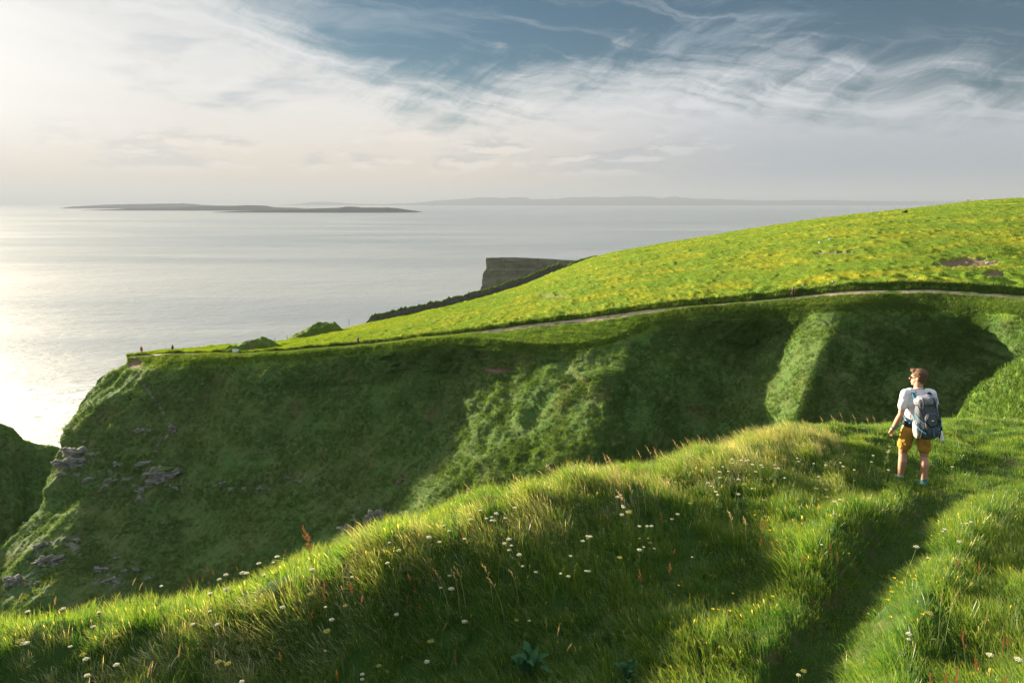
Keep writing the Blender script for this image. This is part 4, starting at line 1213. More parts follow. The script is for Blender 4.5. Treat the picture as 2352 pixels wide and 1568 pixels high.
def spike_meshes(h, lean, L, w, sd, hm, sm, droop=0.0, branch=0):
    """Stem with a dense seed head of many small flakes."""
    g = np.random.default_rng(sd)
    pts = stem_curve(h, lean, 10)
    q = np.linspace(0, 1, 10)
    pts[:, 0] += droop * np.clip(q - .72, 0, 1) ** 1.5 * h * 4; pts[:, 2] -= abs(droop) * np.clip(q - .72, 0, 1) ** 2 * h * 4.5
    st, fl = MB(), MB()
    st.add(*tube(pts, np.linspace(.0030, .0012, 10)))
    axes = [(np.interp(1 - L / h, q, np.arange(10)), 9.0, 0)]
    for k in range(int(150 + 900 * L)):
        s_ = g.uniform(); f_ = (1 - L / h) + s_ * L / h
        c = np.array([np.interp(f_, q, pts[:, i]) for i in range(3)])
        if branch:
            a0 = (int(s_ * branch) * 2.4); off = (s_ * branch) % 1
            c = c + np.array([math.cos(a0), math.sin(a0), .7]) * (w * 2.2 * (off) * (1 - s_ * .7))
        ww = w * math.sin(min(1, .12 + s_) * math.pi * .93) ** .6
        a = g.uniform(0, 6.28); d_ = np.array([math.cos(a), math.sin(a), g.uniform(.2, 1.0)])
        e_ = np.array([-d_[1], d_[0], 0]) * .0028
        l_ = ww * g.uniform(.5, 1.1)
        fl.add([c, c + d_ * l_ * .6 + e_, c + d_ * l_, c + d_ * l_ * .6 - e_], [(0, 1, 2, 3)])
    return st.mesh('stem', sm), fl.mesh('seed_head', hm, False)

def butter_meshes(sd):
    st, fl = MB(), MB()
    pts = stem_curve(.24, (.1, 0)); st.add(*tube(pts, .0014))
    for k in range(5):
        a = k * 1.2566; d_ = np.array([math.cos(a), math.sin(a), .35]); e_ = np.array([-d_[1], d_[0], 0]) * .009
        c = pts[-1]
        fl.add([c, c + d_ * .010 + e_, c + d_ * .017 + [0, 0, .003], c + d_ * .010 - e_], [(0, 1, 2, 3)])
    return st.mesh('stem', m_stem), fl.mesh('flower', m_butter, False)

def plant(name, p, meshes, rz, sc, label, cat, group=None):
    root = empty(name, p, rz); root.scale = (sc, sc, sc)
    tag(root, label, cat, group)
    for nm, me in meshes:
        o = bpy.data.objects.new(nm, me); o.parent = root; COL.objects.link(o)
    return root

UM = [(lambda r_: (('stem', r_[0]), ('flower_head', r_[1])))(umbel_meshes(.38, ln, rd, 60 + k, m_floret)) for k, (ln, rd) in enumerate((((-.12, .05), .021), ((.14, 0), .026), ((-.25, .1), .016), ((.05, -.12), .022)))]
UG = [(lambda r_: (('stem', r_[0]), ('flower_head', r_[1])))(umbel_meshes(.38, ln, rd, 70 + k, m_green_um, .1)) for k, (ln, rd) in enumerate((((-.12, .05), .030), ((.2, 0), .034)))]
WHITE = [(80,1402,1.3),(149,1404,1.2),(219,1397,1.1),(228,1437,.7),(44,1482,1.1),(71,1473,1.1),(191,1470,1.2),(190,1508,1.3),(197,1561,1.1),(255,1535,.8),(346,1346,1.1),(516,1328,1.2),(558,1313,1.2),(556,1322,1.1),(583,1320,1.1),
 (529,1315,1),(485,1357,1.1),(521,1360,1.1),(476,1393,1.2),(452,1435,.9),(488,1433,1.1),(583,1295,.8),(604,1292,.8),(632,1275,.9),(630,1285,.8),(660,1391,.8),(767,1384,1.1),(760,1417,1),(798,1326,.9),(704,1313,.8),(733,1508,.8),
 (543,1564,1),(842,1554,.8),(1079,1188,1.3),(1093,1182,1.2),(1108,1192,1),(1137,1185,1.2),(1133,1201,1),(1149,1201,1.1),(1155,1187,1),(1187,1171,1),(1147,1176,1),(1043,1209,1),(1024,1224,1),(1015,1240,1),(977,1231,1),(912,1252,1),(919,1270,1),
 (1065,1234,1.1),(1174,1245,1),(1187,1244,1),(1168,1252,1),(1180,1263,1),(1185,1279,1),(1224,1299,1.1),(1224,1318,1.1),(1351,1227,1.1),(1329,1243,1),(1269,1310,.9),(1340,1315,.9),(1358,1318,.7),(1023,1351,1.3),(1005,1363,.8),(1023,1324,.7),(901,1418,1.2),
 (1058,1422,1),(1199,1415,1),(902,1293,.9),(843,1552,.9),(993,1518,1),(1460,1257,.7),(1497,1263,.7),(1477,1207,.7),(1490,1210,.7),(1443,1182,.8),(1299,1329,.8),(1310,1282,.6),(1422,1146,1.1),(1436,1144,1.1),(1434,1158,1.1),(1441,1163,1),(1438,1182,1),
 (1644,1068,1.3),(1638,1077,1.2),(1680,1066,1.3),(1698,1055,1.1),(1714,1054,1.2),(1722,1060,1.1),(1734,1065,1.3),(1747,1071,1.2),(1764,1078,1.2),(1744,1085,1.2),(1787,1069,1),(1780,1076,1),(1766,1071,1),(1691,1097,1.4),(1655,1094,1.2),(1631,1107,1.3),
 (1652,1118,1.3),(1653,1128,1.2),(1648,1140,1.2),(1694,1138,1.1),(1742,1128,1.2),(1673,1055,1.2),(1681,1083,1.1),(1660,1087,1.1),(1819,1047,1.1),(1841,1060,1.1),(1863,1065,1.1),(1892,1065,1.3),(1814,1094,1.1),(1872,1093,1.1),(1923,1061,1),(1941,1074,1),
 (1963,1074,1.1),(2033,1077,1),(2044,1033,1.2),(2033,1036,1.2),(2039,1029,1.1),(1997,1058,1.1),(1919,1147,.8),(1927,1152,.8),(1906,1258,.7),(1548,1182,1),(1352,1227,1.1),(1459,1258,.7),(1600,1272,.8),(1534,1193,.7),(1478,1208,.7),
 (2090,1253,1.1),(2107,1273,.8),(2161,1222,1),(2176,1221,1),(2216,1246,.9),(2240,1209,.8),(2232,1195,.8),(2290,1516,1.1),(2325,1503,1.2),(2062,1451,.6),(2083,1446,.7),(1848,1552,.7),(2180,1070,.9),(2205,1085,.8),(2140,1065,.8),(2010,1045,.9)]
def region(x, y):
    if x > 2050 and y > 1180: return 'white umbel flower in the grass right of the trodden path', 'white umbels right of the path'
    if x > 1990: return 'white umbel flower in the short grass around the hiker', 'white umbels around the hiker'
    if x > 1610: return 'white umbel flower in the dense cluster on the mound left of the hiker', 'white umbels left of the hiker'
    if x > 1400: return 'white umbel flower beside the golden grass plumes', 'white umbels by the golden plumes'
    if x > 1000 and y < 1290: return 'white umbel flower on the bright crest in the middle of the ridge', 'white umbels on the middle crest'
    if x > 800: return 'white umbel flower in the dark grass at the bottom middle', 'white umbels at the bottom middle'
    if y < 1330 and x > 400: return 'white umbel flower on the sunlit lip above the rocky slope', 'white umbels on the sunlit lip'
    if x > 400: return 'white umbel flower between the reddish docks and the sunlit lip', 'white umbels by the docks'
    return 'white umbel flower in the bottom left corner of the ridge', 'white umbels in the bottom left'
for k, (x, y, s) in enumerate(WHITE):
    h = .38 * (0.75 + 0.2 * rng.uniform()) * (.8 + .25 * s) + .02
    p = near_hit(x, y, h)
    if p is None: continue
    lab, gp = region(x, y)
    plant('white_umbel_flower', p, UM[k % 4], rng.uniform(0, 6.28), h / .41, lab, 'flower', gp)
GREEN = [(374,1338),(702,1358),(798,1386),(765,1440),(200,1495),(70,1466),(270,1455),(240,1415),(535,1525),(515,1523),(1709,1116),(1719,1115),(1546,1105),(1530,1095),(1450,1170),(1455,1182),(1350,1240),(1590,1152),(1753,1145),(1863,1121),(1905,1124),(1893,1136),(860,1530),(1000,1480),(1422,1275),(1500,1252),(1190,1420),(1545,1100),(1840,1545),(2150,1420)]
for k, (x, y) in enumerate(GREEN):
    h = rng.uniform(.26, .36); p = near_hit(x, y, h)
    if p is None: continue
    plant('seeding_umbel_plant', p, UG[k % 2], rng.uniform(0, 6.28), h / .41, 'yellowish green umbel gone to seed among the white flowers', 'wild plant', 'seeding umbels on the ridge')

SO = [(lambda r_: (('stem', r_[0]), ('seed_head', r_[1])))(spike_meshes(.5, ln, L, w_, 80 + k, m_sorrel, m_stem, dr, br)) for k, (ln, L, w_, dr, br) in enumerate((((-.1, .05), .15, .012, 0, 0), ((.18, 0), .10, .013, 0, 0), ((-.2, 0), .20, .010, .06, 5)))]
DOCK = [(744,1340),(760,1360),(704,1402),(813,1340),(822,1358),(645,1486),(773,1530),(955,1315),(957,1336),(929,1361),(958,1380),(1051,1502),(815,1336),(1353,1050),(1745,1188),(1753,1197),(1536,1259),(1541,1283),(1527,1178),(1924,1252),(1930,1262),(2260,1288),(2221,1288),(2234,1452),(2310,1466),(2325,1472),(2149,1534),(2176,1550),(2271,1523),(2229,1543),(2290,1540),(1760,1240),(1480,1300),(1850,1270),(1140,1190),(1120,1200),(1090,1200),(1060,1215)]
for k, (x, y) in enumerate(DOCK):
    h = rng.uniform(.30, .42); p = near_hit(x, y, h)
    if p is None: continue
    side_ = x > 2050
    plant('red_sorrel', p, SO[k % 3], rng.uniform(0, 6.28), h / .5, 'reddish sorrel seed head in the grass right of the trodden path' if side_ else 'reddish sorrel seed head among white flowers on the ridge', 'wild plant', 'sorrel right of the path' if side_ else 'sorrel on the ridge')
p = near_hit(712, 1204, .55)
tall_d = spike_meshes(.6, (-.10, 0), .30, .020, 95, m_sorrel, m_stem, -.05, 9)
plant('red_dock', p, (('stem', tall_d[0]), ('seed_head', tall_d[1])), 0.2, .55 / .6, 'tall reddish dock seed head standing out against the rocky slope', 'wild plant')

GP = [(lambda r_: (('stem', r_[0]), ('seed_head', r_[1])))(spike_meshes(.55, ln, L, w_, 100 + k, hm, sm, dr, br)) for k, (ln, L, w_, hm, sm, dr, br) in enumerate((
    ((-.18, .05), .17, .012, m_plume, m_straw, -.10, 6), ((-.30, 0), .14, .010, m_plume, m_straw, -.05, 5), ((.12, .1), .12, .008, m_plume, m_stem, .10, 0), ((-.1, -.1), .06, .008, m_brownh, m_stem, 0, 0)))]
GRASS = [(456,1266,2),(171,1292,2),(179,1322,2),(77,1329,3),(135,1332,3),(288,1329,2),(303,1340,2),(405,1497,2),(219,1468,2),(669,1258,3),(489,1309,3),(508,1308,3),(434,1340,3),(328,1542,2),(450,1325,3),(478,1330,3),(495,1333,3),
 (1132,1296,0),(1193,1305,0),(1158,1324,1),(1055,1315,0),(1068,1305,0),(1030,1312,1),(1008,1436,2),(1262,1430,2),(1279,1446,2),(1290,1477,2),(1414,1042,0),(1425,1060,0),(1405,1052,1),(1440,1085,0),(1472,1090,0),(1440,1099,1),(1455,1075,0),(1430,1072,1),(1462,1110,0),(1450,1130,1),(1438,1124,0),(1487,1100,0),(1420,1095,1),
 (1628,1002,1),(1600,1009,1),(1570,1011,1),(1672,1000,1),(1484,1040,1),(1510,1029,1),(1520,1038,1),(1584,1203,2),(1692,1169,0),(1720,1180,0),(1540,1035,1),(1650,1010,1),(1590,1020,1),(2270,1420,2),(2185,1365,2),(2170,1375,2),(1900,955,1),(1945,950,1),(1975,953,1),(2000,955,1),(1925,952,1),(1860,965,1),(1830,972,1),(1795,980,1),(2020,955,1),
 (20,1365,2),(110,1362,2),(250,1362,2),(330,1358,2),(560,1300,3),(720,1250,3),(830,1225,1),(990,1140,1),(1100,1105,1),(1290,1065,1),(1340,1060,1)]
for k, (x, y, kd) in enumerate(GRASS):
    h = rng.uniform(.38, .50); p = near_hit(x, y, h)
    if p is None: continue
    if 1400 <= x < 1490 and y < 1140: lab, gp = 'tall golden grass plume in the clump on the middle crest', 'golden plumes on the crest'
    elif y < 1370 and (x < 900): lab, gp = 'tall grass seed head standing up from the left lip of the ridge', 'seed heads on the left lip'
    elif y < 1045: lab, gp = 'feathery grass seed head on the skyline of the right mound', 'seed heads on the right mound'
    else: lab, gp = 'pale grass seed head rising out of the long dark grass', 'seed heads in the long grass'
    plant('grass_seed_head', p, GP[kd], rng.normal(0, .5), h / .53, lab, 'wild plant', gp)
BU = (lambda r_: (('stem', r_[0]), ('flower', r_[1])))(butter_meshes(1))
for x, y in ((1473,1240),(1484,1238),(1561,1343),(1678,1363),(1770,1368),(1730,1182),(1763,1219),(1944,1271),(2075,1342),(2098,1333),(2041,1377),(2060,1330),(1640,1397),(1650,1398),(1671,1405),(2120,1410),(2040,1420),(2052,1360)):
    p = near_hit(x, y, .2)
    if p is not None: plant('buttercup', p, BU, rng.uniform(0, 6), .85, 'tiny yellow buttercup dot in the grass beside the trodden path', 'flower', 'buttercups by the path')

# broad-leaved rosette at the bottom edge
def leaf_mesh(L, w, arch, sd):
    g = np.random.default_rng(sd); n = 9; V, Fq = [], []
    for i in range(n):
        q = i / (n - 1); ww = w * math.sin(math.pi * min(1, q * .93 + .05)) ** .8
        x = L * q; z = arch * math.sin(q * 2.2) * L
        for c in (-1, -.5, 0, .5, 1): V.append((x, c * ww, z + .25 * ww * abs(c) + .004 * math.sin(q * 14 + c)))
    Fq = [tuple(f) for f in grid_faces(n, 5)]
    me = bpy.data.meshes.new('leaf'); me.from_pydata(V, [], Fq); me.materials.append(m_leafb)
    me.polygons.foreach_set('use_smooth', np.ones(len(me.polygons), bool))
    return me
m_leafb = petal_mat('broad_leaf', (0.05, 0.125, 0.055), .25)
for x, y, sc, lab in ((1212, 1540, 1.25, 'broad leaved bluish green rosette at the bottom edge'), (1440, 1545, .8, 'smaller leafy clump with pink spikes at the bottom edge')):
    p = near_hit(x, y, .12)
    root = tag(empty('dock_plant', p), lab, 'wild plant')
    for k in range(11):
        o = bpy.data.objects.new('leaf', leaf_mesh(.19 * sc * rng.uniform(.7, 1.1), .026 * sc, rng.uniform(.6, 1.1), k)); COL.objects.link(o); o.parent = root
        o.rotation_euler = (rng.normal(0, .2), -rng.uniform(.1, .8), k * 2.4)
        o.location = (0, 0, .02)
# ------------------------------------------------------------------ people
class Blob:
    """Tapered limbs and rounded masses, fused afterwards into one continuous surface."""
    def __init__(s): s.m = MB()
    def cap(s, a, b, ra, rb, sy=1.0, seg=18):
        a, b = np.asarray(a, float), np.asarray(b, float)
        d = b - a; L = np.linalg.norm(d); d = d / L
        ref = np.array([0, 1, 0]) if abs(d[1]) < .9 else np.array([1, 0, 0])
        u_ = np.cross(ref, d); u_ /= np.linalg.norm(u_); v_ = np.cross(d, u_)
        rings = []
        for ph in np.linspace(-math.pi / 2, 0, 7)[:-1]: rings.append((math.sin(ph) * ra, math.cos(ph) * ra))
        for q in np.linspace(0, 1, 6): rings.append((q * L, ra + (rb - ra) * q))
        for ph in np.linspace(0, math.pi / 2, 7)[1:]: rings.append((L + math.sin(ph) * rb, math.cos(ph) * rb))
        th = np.linspace(0, 2 * math.pi, seg, endpoint=False)
        V = np.concatenate([a + d * t_ + max(r_, 1e-5) * (np.cos(th)[:, None] * u_ + sy * np.sin(th)[:, None] * v_) for t_, r_ in rings])
        n = len(rings); Fq = []
        for r_ in range(n - 1):
            for c in range(seg):
                Fq.append((r_ * seg + c, r_ * seg + (c + 1) % seg, (r_ + 1) * seg + (c + 1) % seg, (r_ + 1) * seg + c))
        Fq.append(tuple(range(seg))[::-1]); Fq.append(tuple(range((n - 1) * seg, n * seg)))
        s.m.add(V, Fq)
    def ell(s, c, r, rot=(0, 0, 0), pw=1.0):
        v, f = ico(3)
        v = np.sign(v) * np.abs(v) ** pw
        M = np.array(Euler(rot).to_matrix())
        s.m.add((v * np.array(r)) @ M.T + np.array(c), f)
    def chain(s, pts, rad, sy=1.0):
        for i in range(len(pts) - 1): s.cap(pts[i], pts[i + 1], rad[i], rad[i + 1], sy)
    def obj(s, name, mat, parent, voxel=.006, smooth=3, warp=0.0, wscale=.05):
        me = s.m.mesh(name, mat)
        o = bpy.data.objects.new(name, me); COL.objects.link(o); o.parent = parent
        md = o.modifiers.new('fuse', 'REMESH'); md.mode = 'VOXEL'; md.voxel_size = voxel; md.use_smooth_shade = True
        if smooth:
            sm = o.modifiers.new('soften', 'SMOOTH'); sm.iterations = smooth; sm.factor = .5
        if warp:
            tx = bpy.data.textures.new(name + '_folds', 'CLOUDS'); tx.noise_scale = wscale
            dm = o.modifiers.new('folds', 'DISPLACE'); dm.texture = tx; dm.strength = warp; dm.mid_level = .5
        return o

def hand(B, w, dirv, palmn, side, s=1.0, curl=.5):
    """Palm, four separate bent fingers and a thumb, hanging from the wrist w along dirv."""
    d = np.array(dirv, float); d /= np.linalg.norm(d)
    n = np.array(palmn, float); n -= d * (n @ d); n /= np.linalg.norm(n)
    a = np.cross(d, n) * side                       # towards the thumb
    B.cap(w, w + d * .03 * s, .026 * s, .030 * s, .7)
    c = w + d * .055 * s
    B.cap(w + d * .02 * s, w + d * .085 * s, .030 * s, .036 * s, .55)
    for off, L in ((.030, .066), (.010, .076), (-.010, .071), (-.029, .056)):
        b0 = w + d * .088 * s + a * off * s
        p1 = b0 + d * L * .48 * s + n * .010 * s * curl * 2
        dd = d * (1 - .55 * curl) + n * .85 * curl
        p2 = p1 + dd * L * .34 * s
        p3 = p2 + (d * (.5 - .6 * curl) + n) * L * .26 * s
        B.chain([b0, p1, p2, p3], [.0095 * s, .0088 * s, .0080 * s, .0068 * s])
    t0 = w + d * .030 * s + a * .030 * s
    t1 = t0 + (d * .7 + a * .55 + n * .35) * .042 * s
    t2 = t1 + (d * .95 + a * .1 + n * .3) * .030 * s
    B.chain([t0, t1, t2], [.0125 * s, .0100 * s, .0085 * s])

m_skin = simple('skin', (0.46, 0.245, 0.165), 0.55, 0.35, 0.10, 12)
m_hair = simple('brown_hair', (0.115, 0.055, 0.028), 0.65, 0.35, 0.4, 45, 0.6)
m_shirt = simple('white_cotton', (0.66, 0.66, 0.70), 0.9, 0.15, 0.05, 10, 0.3)
m_shorts = simple('mustard_cotton', (0.40, 0.215, 0.045), 0.9, 0.15, 0.12, 14, 0.4)
m_black = simple('black_nylon', (0.018, 0.020, 0.026), 0.6, 0.35, 0.2, 30)
m_grey = simple('grey_nylon', (0.085, 0.095, 0.115), 0.75, 0.25, 0.12, 25, 0.4)
m_lgrey = simple('light_grey_nylon', (0.19, 0.20, 0.235), 0.75, 0.25, 0.10, 25, 0.4)
m_beige = simple('beige_mesh', (0.36, 0.33, 0.30), 0.85, 0.2, 0.12, 40)
m_blue = simple('teal_webbing', (0.03, 0.16, 0.24), 0.6, 0.3, 0.15, 30)
m_cyan = simple('cyan_strap', (0.08, 0.36, 0.55), 0.6, 0.3, 0.1, 30)
m_shoe = simple('green_shoe', (0.05, 0.14, 0.075), 0.6, 0.3, 0.15, 30)
m_sole = simple('dark_sole', (0.05, 0.06, 0.06), 0.8, 0.2, 0.2, 30)
m_lens = simple('dark_lens', (0.01, 0.01, 0.012), 0.15, 0.6, 0.0)
m_cord = simple('yellow_cord', (0.45, 0.27, 0.03), 0.7, 0.3, 0.1)

FX, FY = at(2096, 1108, 9.7)[:2]
FZ = float(zg(FX, FY))
def hiker():
    YAW = R(-8)
    root = tag(empty('person', (FX, FY, FZ - .06), YAW), 'hiker in white t-shirt and mustard shorts looking out to the left', 'person')
    root.rotation_euler[1] = R(-2.8)
    # joints (x right, y forward, z up)
    LA, RA = np.array([-.135, .10, .085]), np.array([.115, -.10, .085])
    LK, RK = np.array([-.125, .085, .485]), np.array([.118, -.045, .485])
    LH, RH = np.array([-.095, .01, .90]), np.array([.095, -.005, .90])
    LS, RS = np.array([-.178, .0, 1.425]), np.array([.178, .0, 1.415])
    LE, RE = np.array([-.245, -.055, 1.12]), np.array([.262, .02, 1.12])
    LW, RW = np.array([-.300, .045, .875]), np.array([.262, .10, .88])
    HC = np.array([0.0, .035, 1.655])
    ht = R(52)          # the head is turned further to the left than the body
    fd = np.array([-math.sin(ht), math.cos(ht), -.03]); sd = np.array([math.cos(ht), math.sin(ht), 0.0])
    up = np.array([0, 0, 1.0])
    B = Blob()
    B.ell((0, .005, .93), (.165, .115, .13)); B.ell((0, .01, 1.08), (.145, .10, .17)); B.ell((0, .005, 1.29), (.175, .115, .19))
    B.cap((-.11, 0, 1.40), (.11, 0, 1.395), .068, .068); B.cap((0, .0, 1.40), (0, .02, 1.58), .068, .057)
    B.cap((0, -.01, 1.43), LS * [.75, 1, 1], .06, .062); B.cap((0, -.01, 1.43), RS * [.75, 1, 1], .06, .062)
    for S, E, Wr, sdx in ((LS, LE, LW, -1), (RS, RE, RW, 1)):
        B.chain([S, S * .5 + E * .5 + [0.006 * sdx, 0, 0], E], [.050, .046, .037])
        B.chain([E, E * .65 + Wr * .35, Wr], [.040, .043, .027])
        dv = (Wr - E); dv = dv / np.linalg.norm(dv)
        hand(B, Wr, dv + np.array([0, .12, -.2]), np.array([-sdx * .8, .3, -.1]), sdx if sdx < 0 else 1, 1.0, .45)
    for H, K, A in ((LH, LK, LA), (RH, RK, RA)):
        B.chain([H, H * .5 + K * .5, K + [0, 0, .03]], [.095, .082, .060])
        B.cap(K + [0, .008, .04], K - [0, -.004, .05], .058, .054)
        cm = K * .68 + A * .32 + [0, -.022, 0]
        B.chain([K - [0, 0, .03], cm, A * .8 + K * .2, A], [.054, .060, .044, .037])
        B.cap(A, A + [-.02, .10, -.045], .036, .030); B.ell(A + [0, -.03, -.03], (.035, .04, .04))
    # head with jaw, nose, brow, ears
    B.ell(HC + up * .02 - fd * .008, (.077, .098, .108), (0, 0, ht)); B.ell(HC + fd * .032 - up * .058, (.056, .062, .062), (0, 0, ht))
    B.ell(HC + fd * .068 - up * .098, (.026, .022, .020), (0, 0, ht)); B.ell(HC + fd * .078 + up * .028, (.050, .020, .014), (0, 0, ht))
    B.cap(HC + fd * .092 + up * .012, HC + fd * .112 - up * .022, .009, .014); B.ell(HC + fd * .086 - up * .060, (.024, .014, .007), (0, 0, ht)); B.ell(HC + fd * .085 - up * .072, (.021, .013, .007), (0, 0, ht))
    for q in (-1, 1):
        B.ell(HC + sd * q * .034 + fd * .080 + up * .006, (.013, .009, .009), (0, 0, ht))
        B.ell(HC + sd * q * .079 - up * .005 - fd * .012, (.012, .022, .033), (0.15, 0, ht + q * .25))
    B.obj('body', m_skin, root, .0055, 2)
    # hair
    Hh = Blob()
    Hh.ell(HC + up * .050 - fd * .018, (.086, .102, .094), (0, 0, ht)); Hh.ell(HC - fd * .045 + up * .005, (.078, .066, .095), (0, 0, ht))
    Hh.ell(HC + fd * .055 + up * .100, (.062, .052, .036), (.25, 0, ht)); Hh.ell(HC + fd * .088 + up * .112, (.046, .026, .020), (.4, 0, ht))
    g = np.random.default_rng(5)
    for k in range(70):
        a = g.uniform(0, 6.28); e = g.uniform(-.1, 1.4)
        dv = np.array([math.cos(a) * math.cos(e), math.sin(a) * math.cos(e), math.sin(e)])
        if dv @ fd > .55 and e < .9: continue
        b0 = HC + up * .045 - fd * .02 + dv * np.array([.080, .088, .085])
        fl = fd * .5 + sd * .15 + dv * .5
        Hh.cap(b0, b0 + fl * .024, .011, .004, 1, 6)
    Hh.obj('hair', m_hair, root, .005, 1, .006, .02)
    # sunglasses
    gl = Blob()
    for q in (-1, 1):
        gl.ell(HC + sd * q * .033 + fd * .099 + up * .008, (.026, .006, .019), (0, 0, ht))
        gl.cap(HC + sd * q * .060 + fd * .092 + up * .014, HC + sd * q * .086 - fd * .005 + up * .012, .0045, .004, 1, 8)
    gl.cap(HC - sd * .012 + fd * .104 + up * .012, HC + sd * .012 + fd * .104 + up * .012, .004, .004, 1, 8)
    gl.obj('sunglasses', m_lens, root, .003, 0)
    # t-shirt
    T = Blob()
    T.ell((0, .005, 1.30), (.178, .126, .185)); T.ell((0, .01, 1.10), (.164, .124, .20)); T.cap((0, .005, .93), (0, .005, 1.15), .155, .155, .76)
    T.cap((-.11, 0, 1.40), (.11, 0, 1.395), .080, .080, .95); T.cap((0, -.005, 1.42), (0, .005, 1.475), .085, .073)
    for S, E in ((LS, LE), (RS, RE)):
        T.chain([S * [.6, 1, 1] + [0, 0, .012], S + [0, 0, .008], S * .42 + E * .58], [.074, .066, .066])
    T.obj('t_shirt', m_shirt, root, .006, 2, .022, .09)
    # shorts
    Sh = Blob()
    Sh.ell((0, .0, .91), (.168, .135, .13)); Sh.cap((0, 0, .90), (0, 0, .97), .158, .150, .82)
    for H, K in ((LH, LK), (RH, RK)):
        Sh.cap(H + [0, -.005, -.02], H * .15 + K * .85 + [0, .0, .05], .100, .092, 1.0)
    so_ = Sh.obj('shorts', m_shorts, root, .006, 2, .026, .07)
    # side seams and a back pocket
    PK = MB()
    PK.add(*tube([(.0, -.142, .86), (.0, -.125, .80), (0, -.09, .735)], .004, 6))
    o = bpy.data.objects.new('seam', PK.mesh('seam', m_black)); COL.objects.link(o); o.parent = so_
    for nm, A, lab in (('shoe', LA, None), ('shoe', RA, None)):
        S_ = Blob()
        S_.ell(A + [0, -.014, -.030], (.047, .060, .055)); S_.cap(A + [-.004, .0, -.038], A + [-.024, .125, -.052], .049, .042); S_.ell(A + [-.028, .15, -.055], (.046, .06, .032))
        sh = S_.obj('shoe', m_shoe, root, .006, 2)
        so2 = Blob(); so2.cap(A + [0, -.035, -.078], A + [-.028, .17, -.078], .045, .042, .25); so2.obj('sole', m_sole, sh, .006, 1)
        sk = Blob(); sk.cap(A + [0, 0, -.02], A + [0, .0, .035], .041, .041); sk.obj('sock', m_white if A is LA else m_blue, root, .006, 1)
    # strap round the neck and wristband
    nk = MB(); th = np.linspace(0, 2 * math.pi, 28)
    nk.add(*tube(np.stack([.075 * np.cos(th), .012 + .072 * np.sin(th), 1.488 + .030 * -np.sin(th)], -1), .006, 6))
    o = bpy.data.objects.new('neck_cord', nk.mesh('neck_cord', m_cord)); COL.objects.link(o); o.parent = root
    wb = MB(); dv = (LW - LE) / np.linalg.norm(LW - LE); u_ = np.cross(dv, [0, 1, 0]); u_ /= np.linalg.norm(u_); v_ = np.cross(dv, u_)
    for k in (0.0, .012): wb.add(*tube([LW - dv * (.012 + k) + .032 * (math.cos(t_) * u_ + math.sin(t_) * v_) for t_ in th], .007, 6))
    o = bpy.data.objects.new('wristband', wb.mesh('wristband', m_blue)); COL.objects.link(o); o.parent = root
    return root, LW
hk, LWJ = hiker()

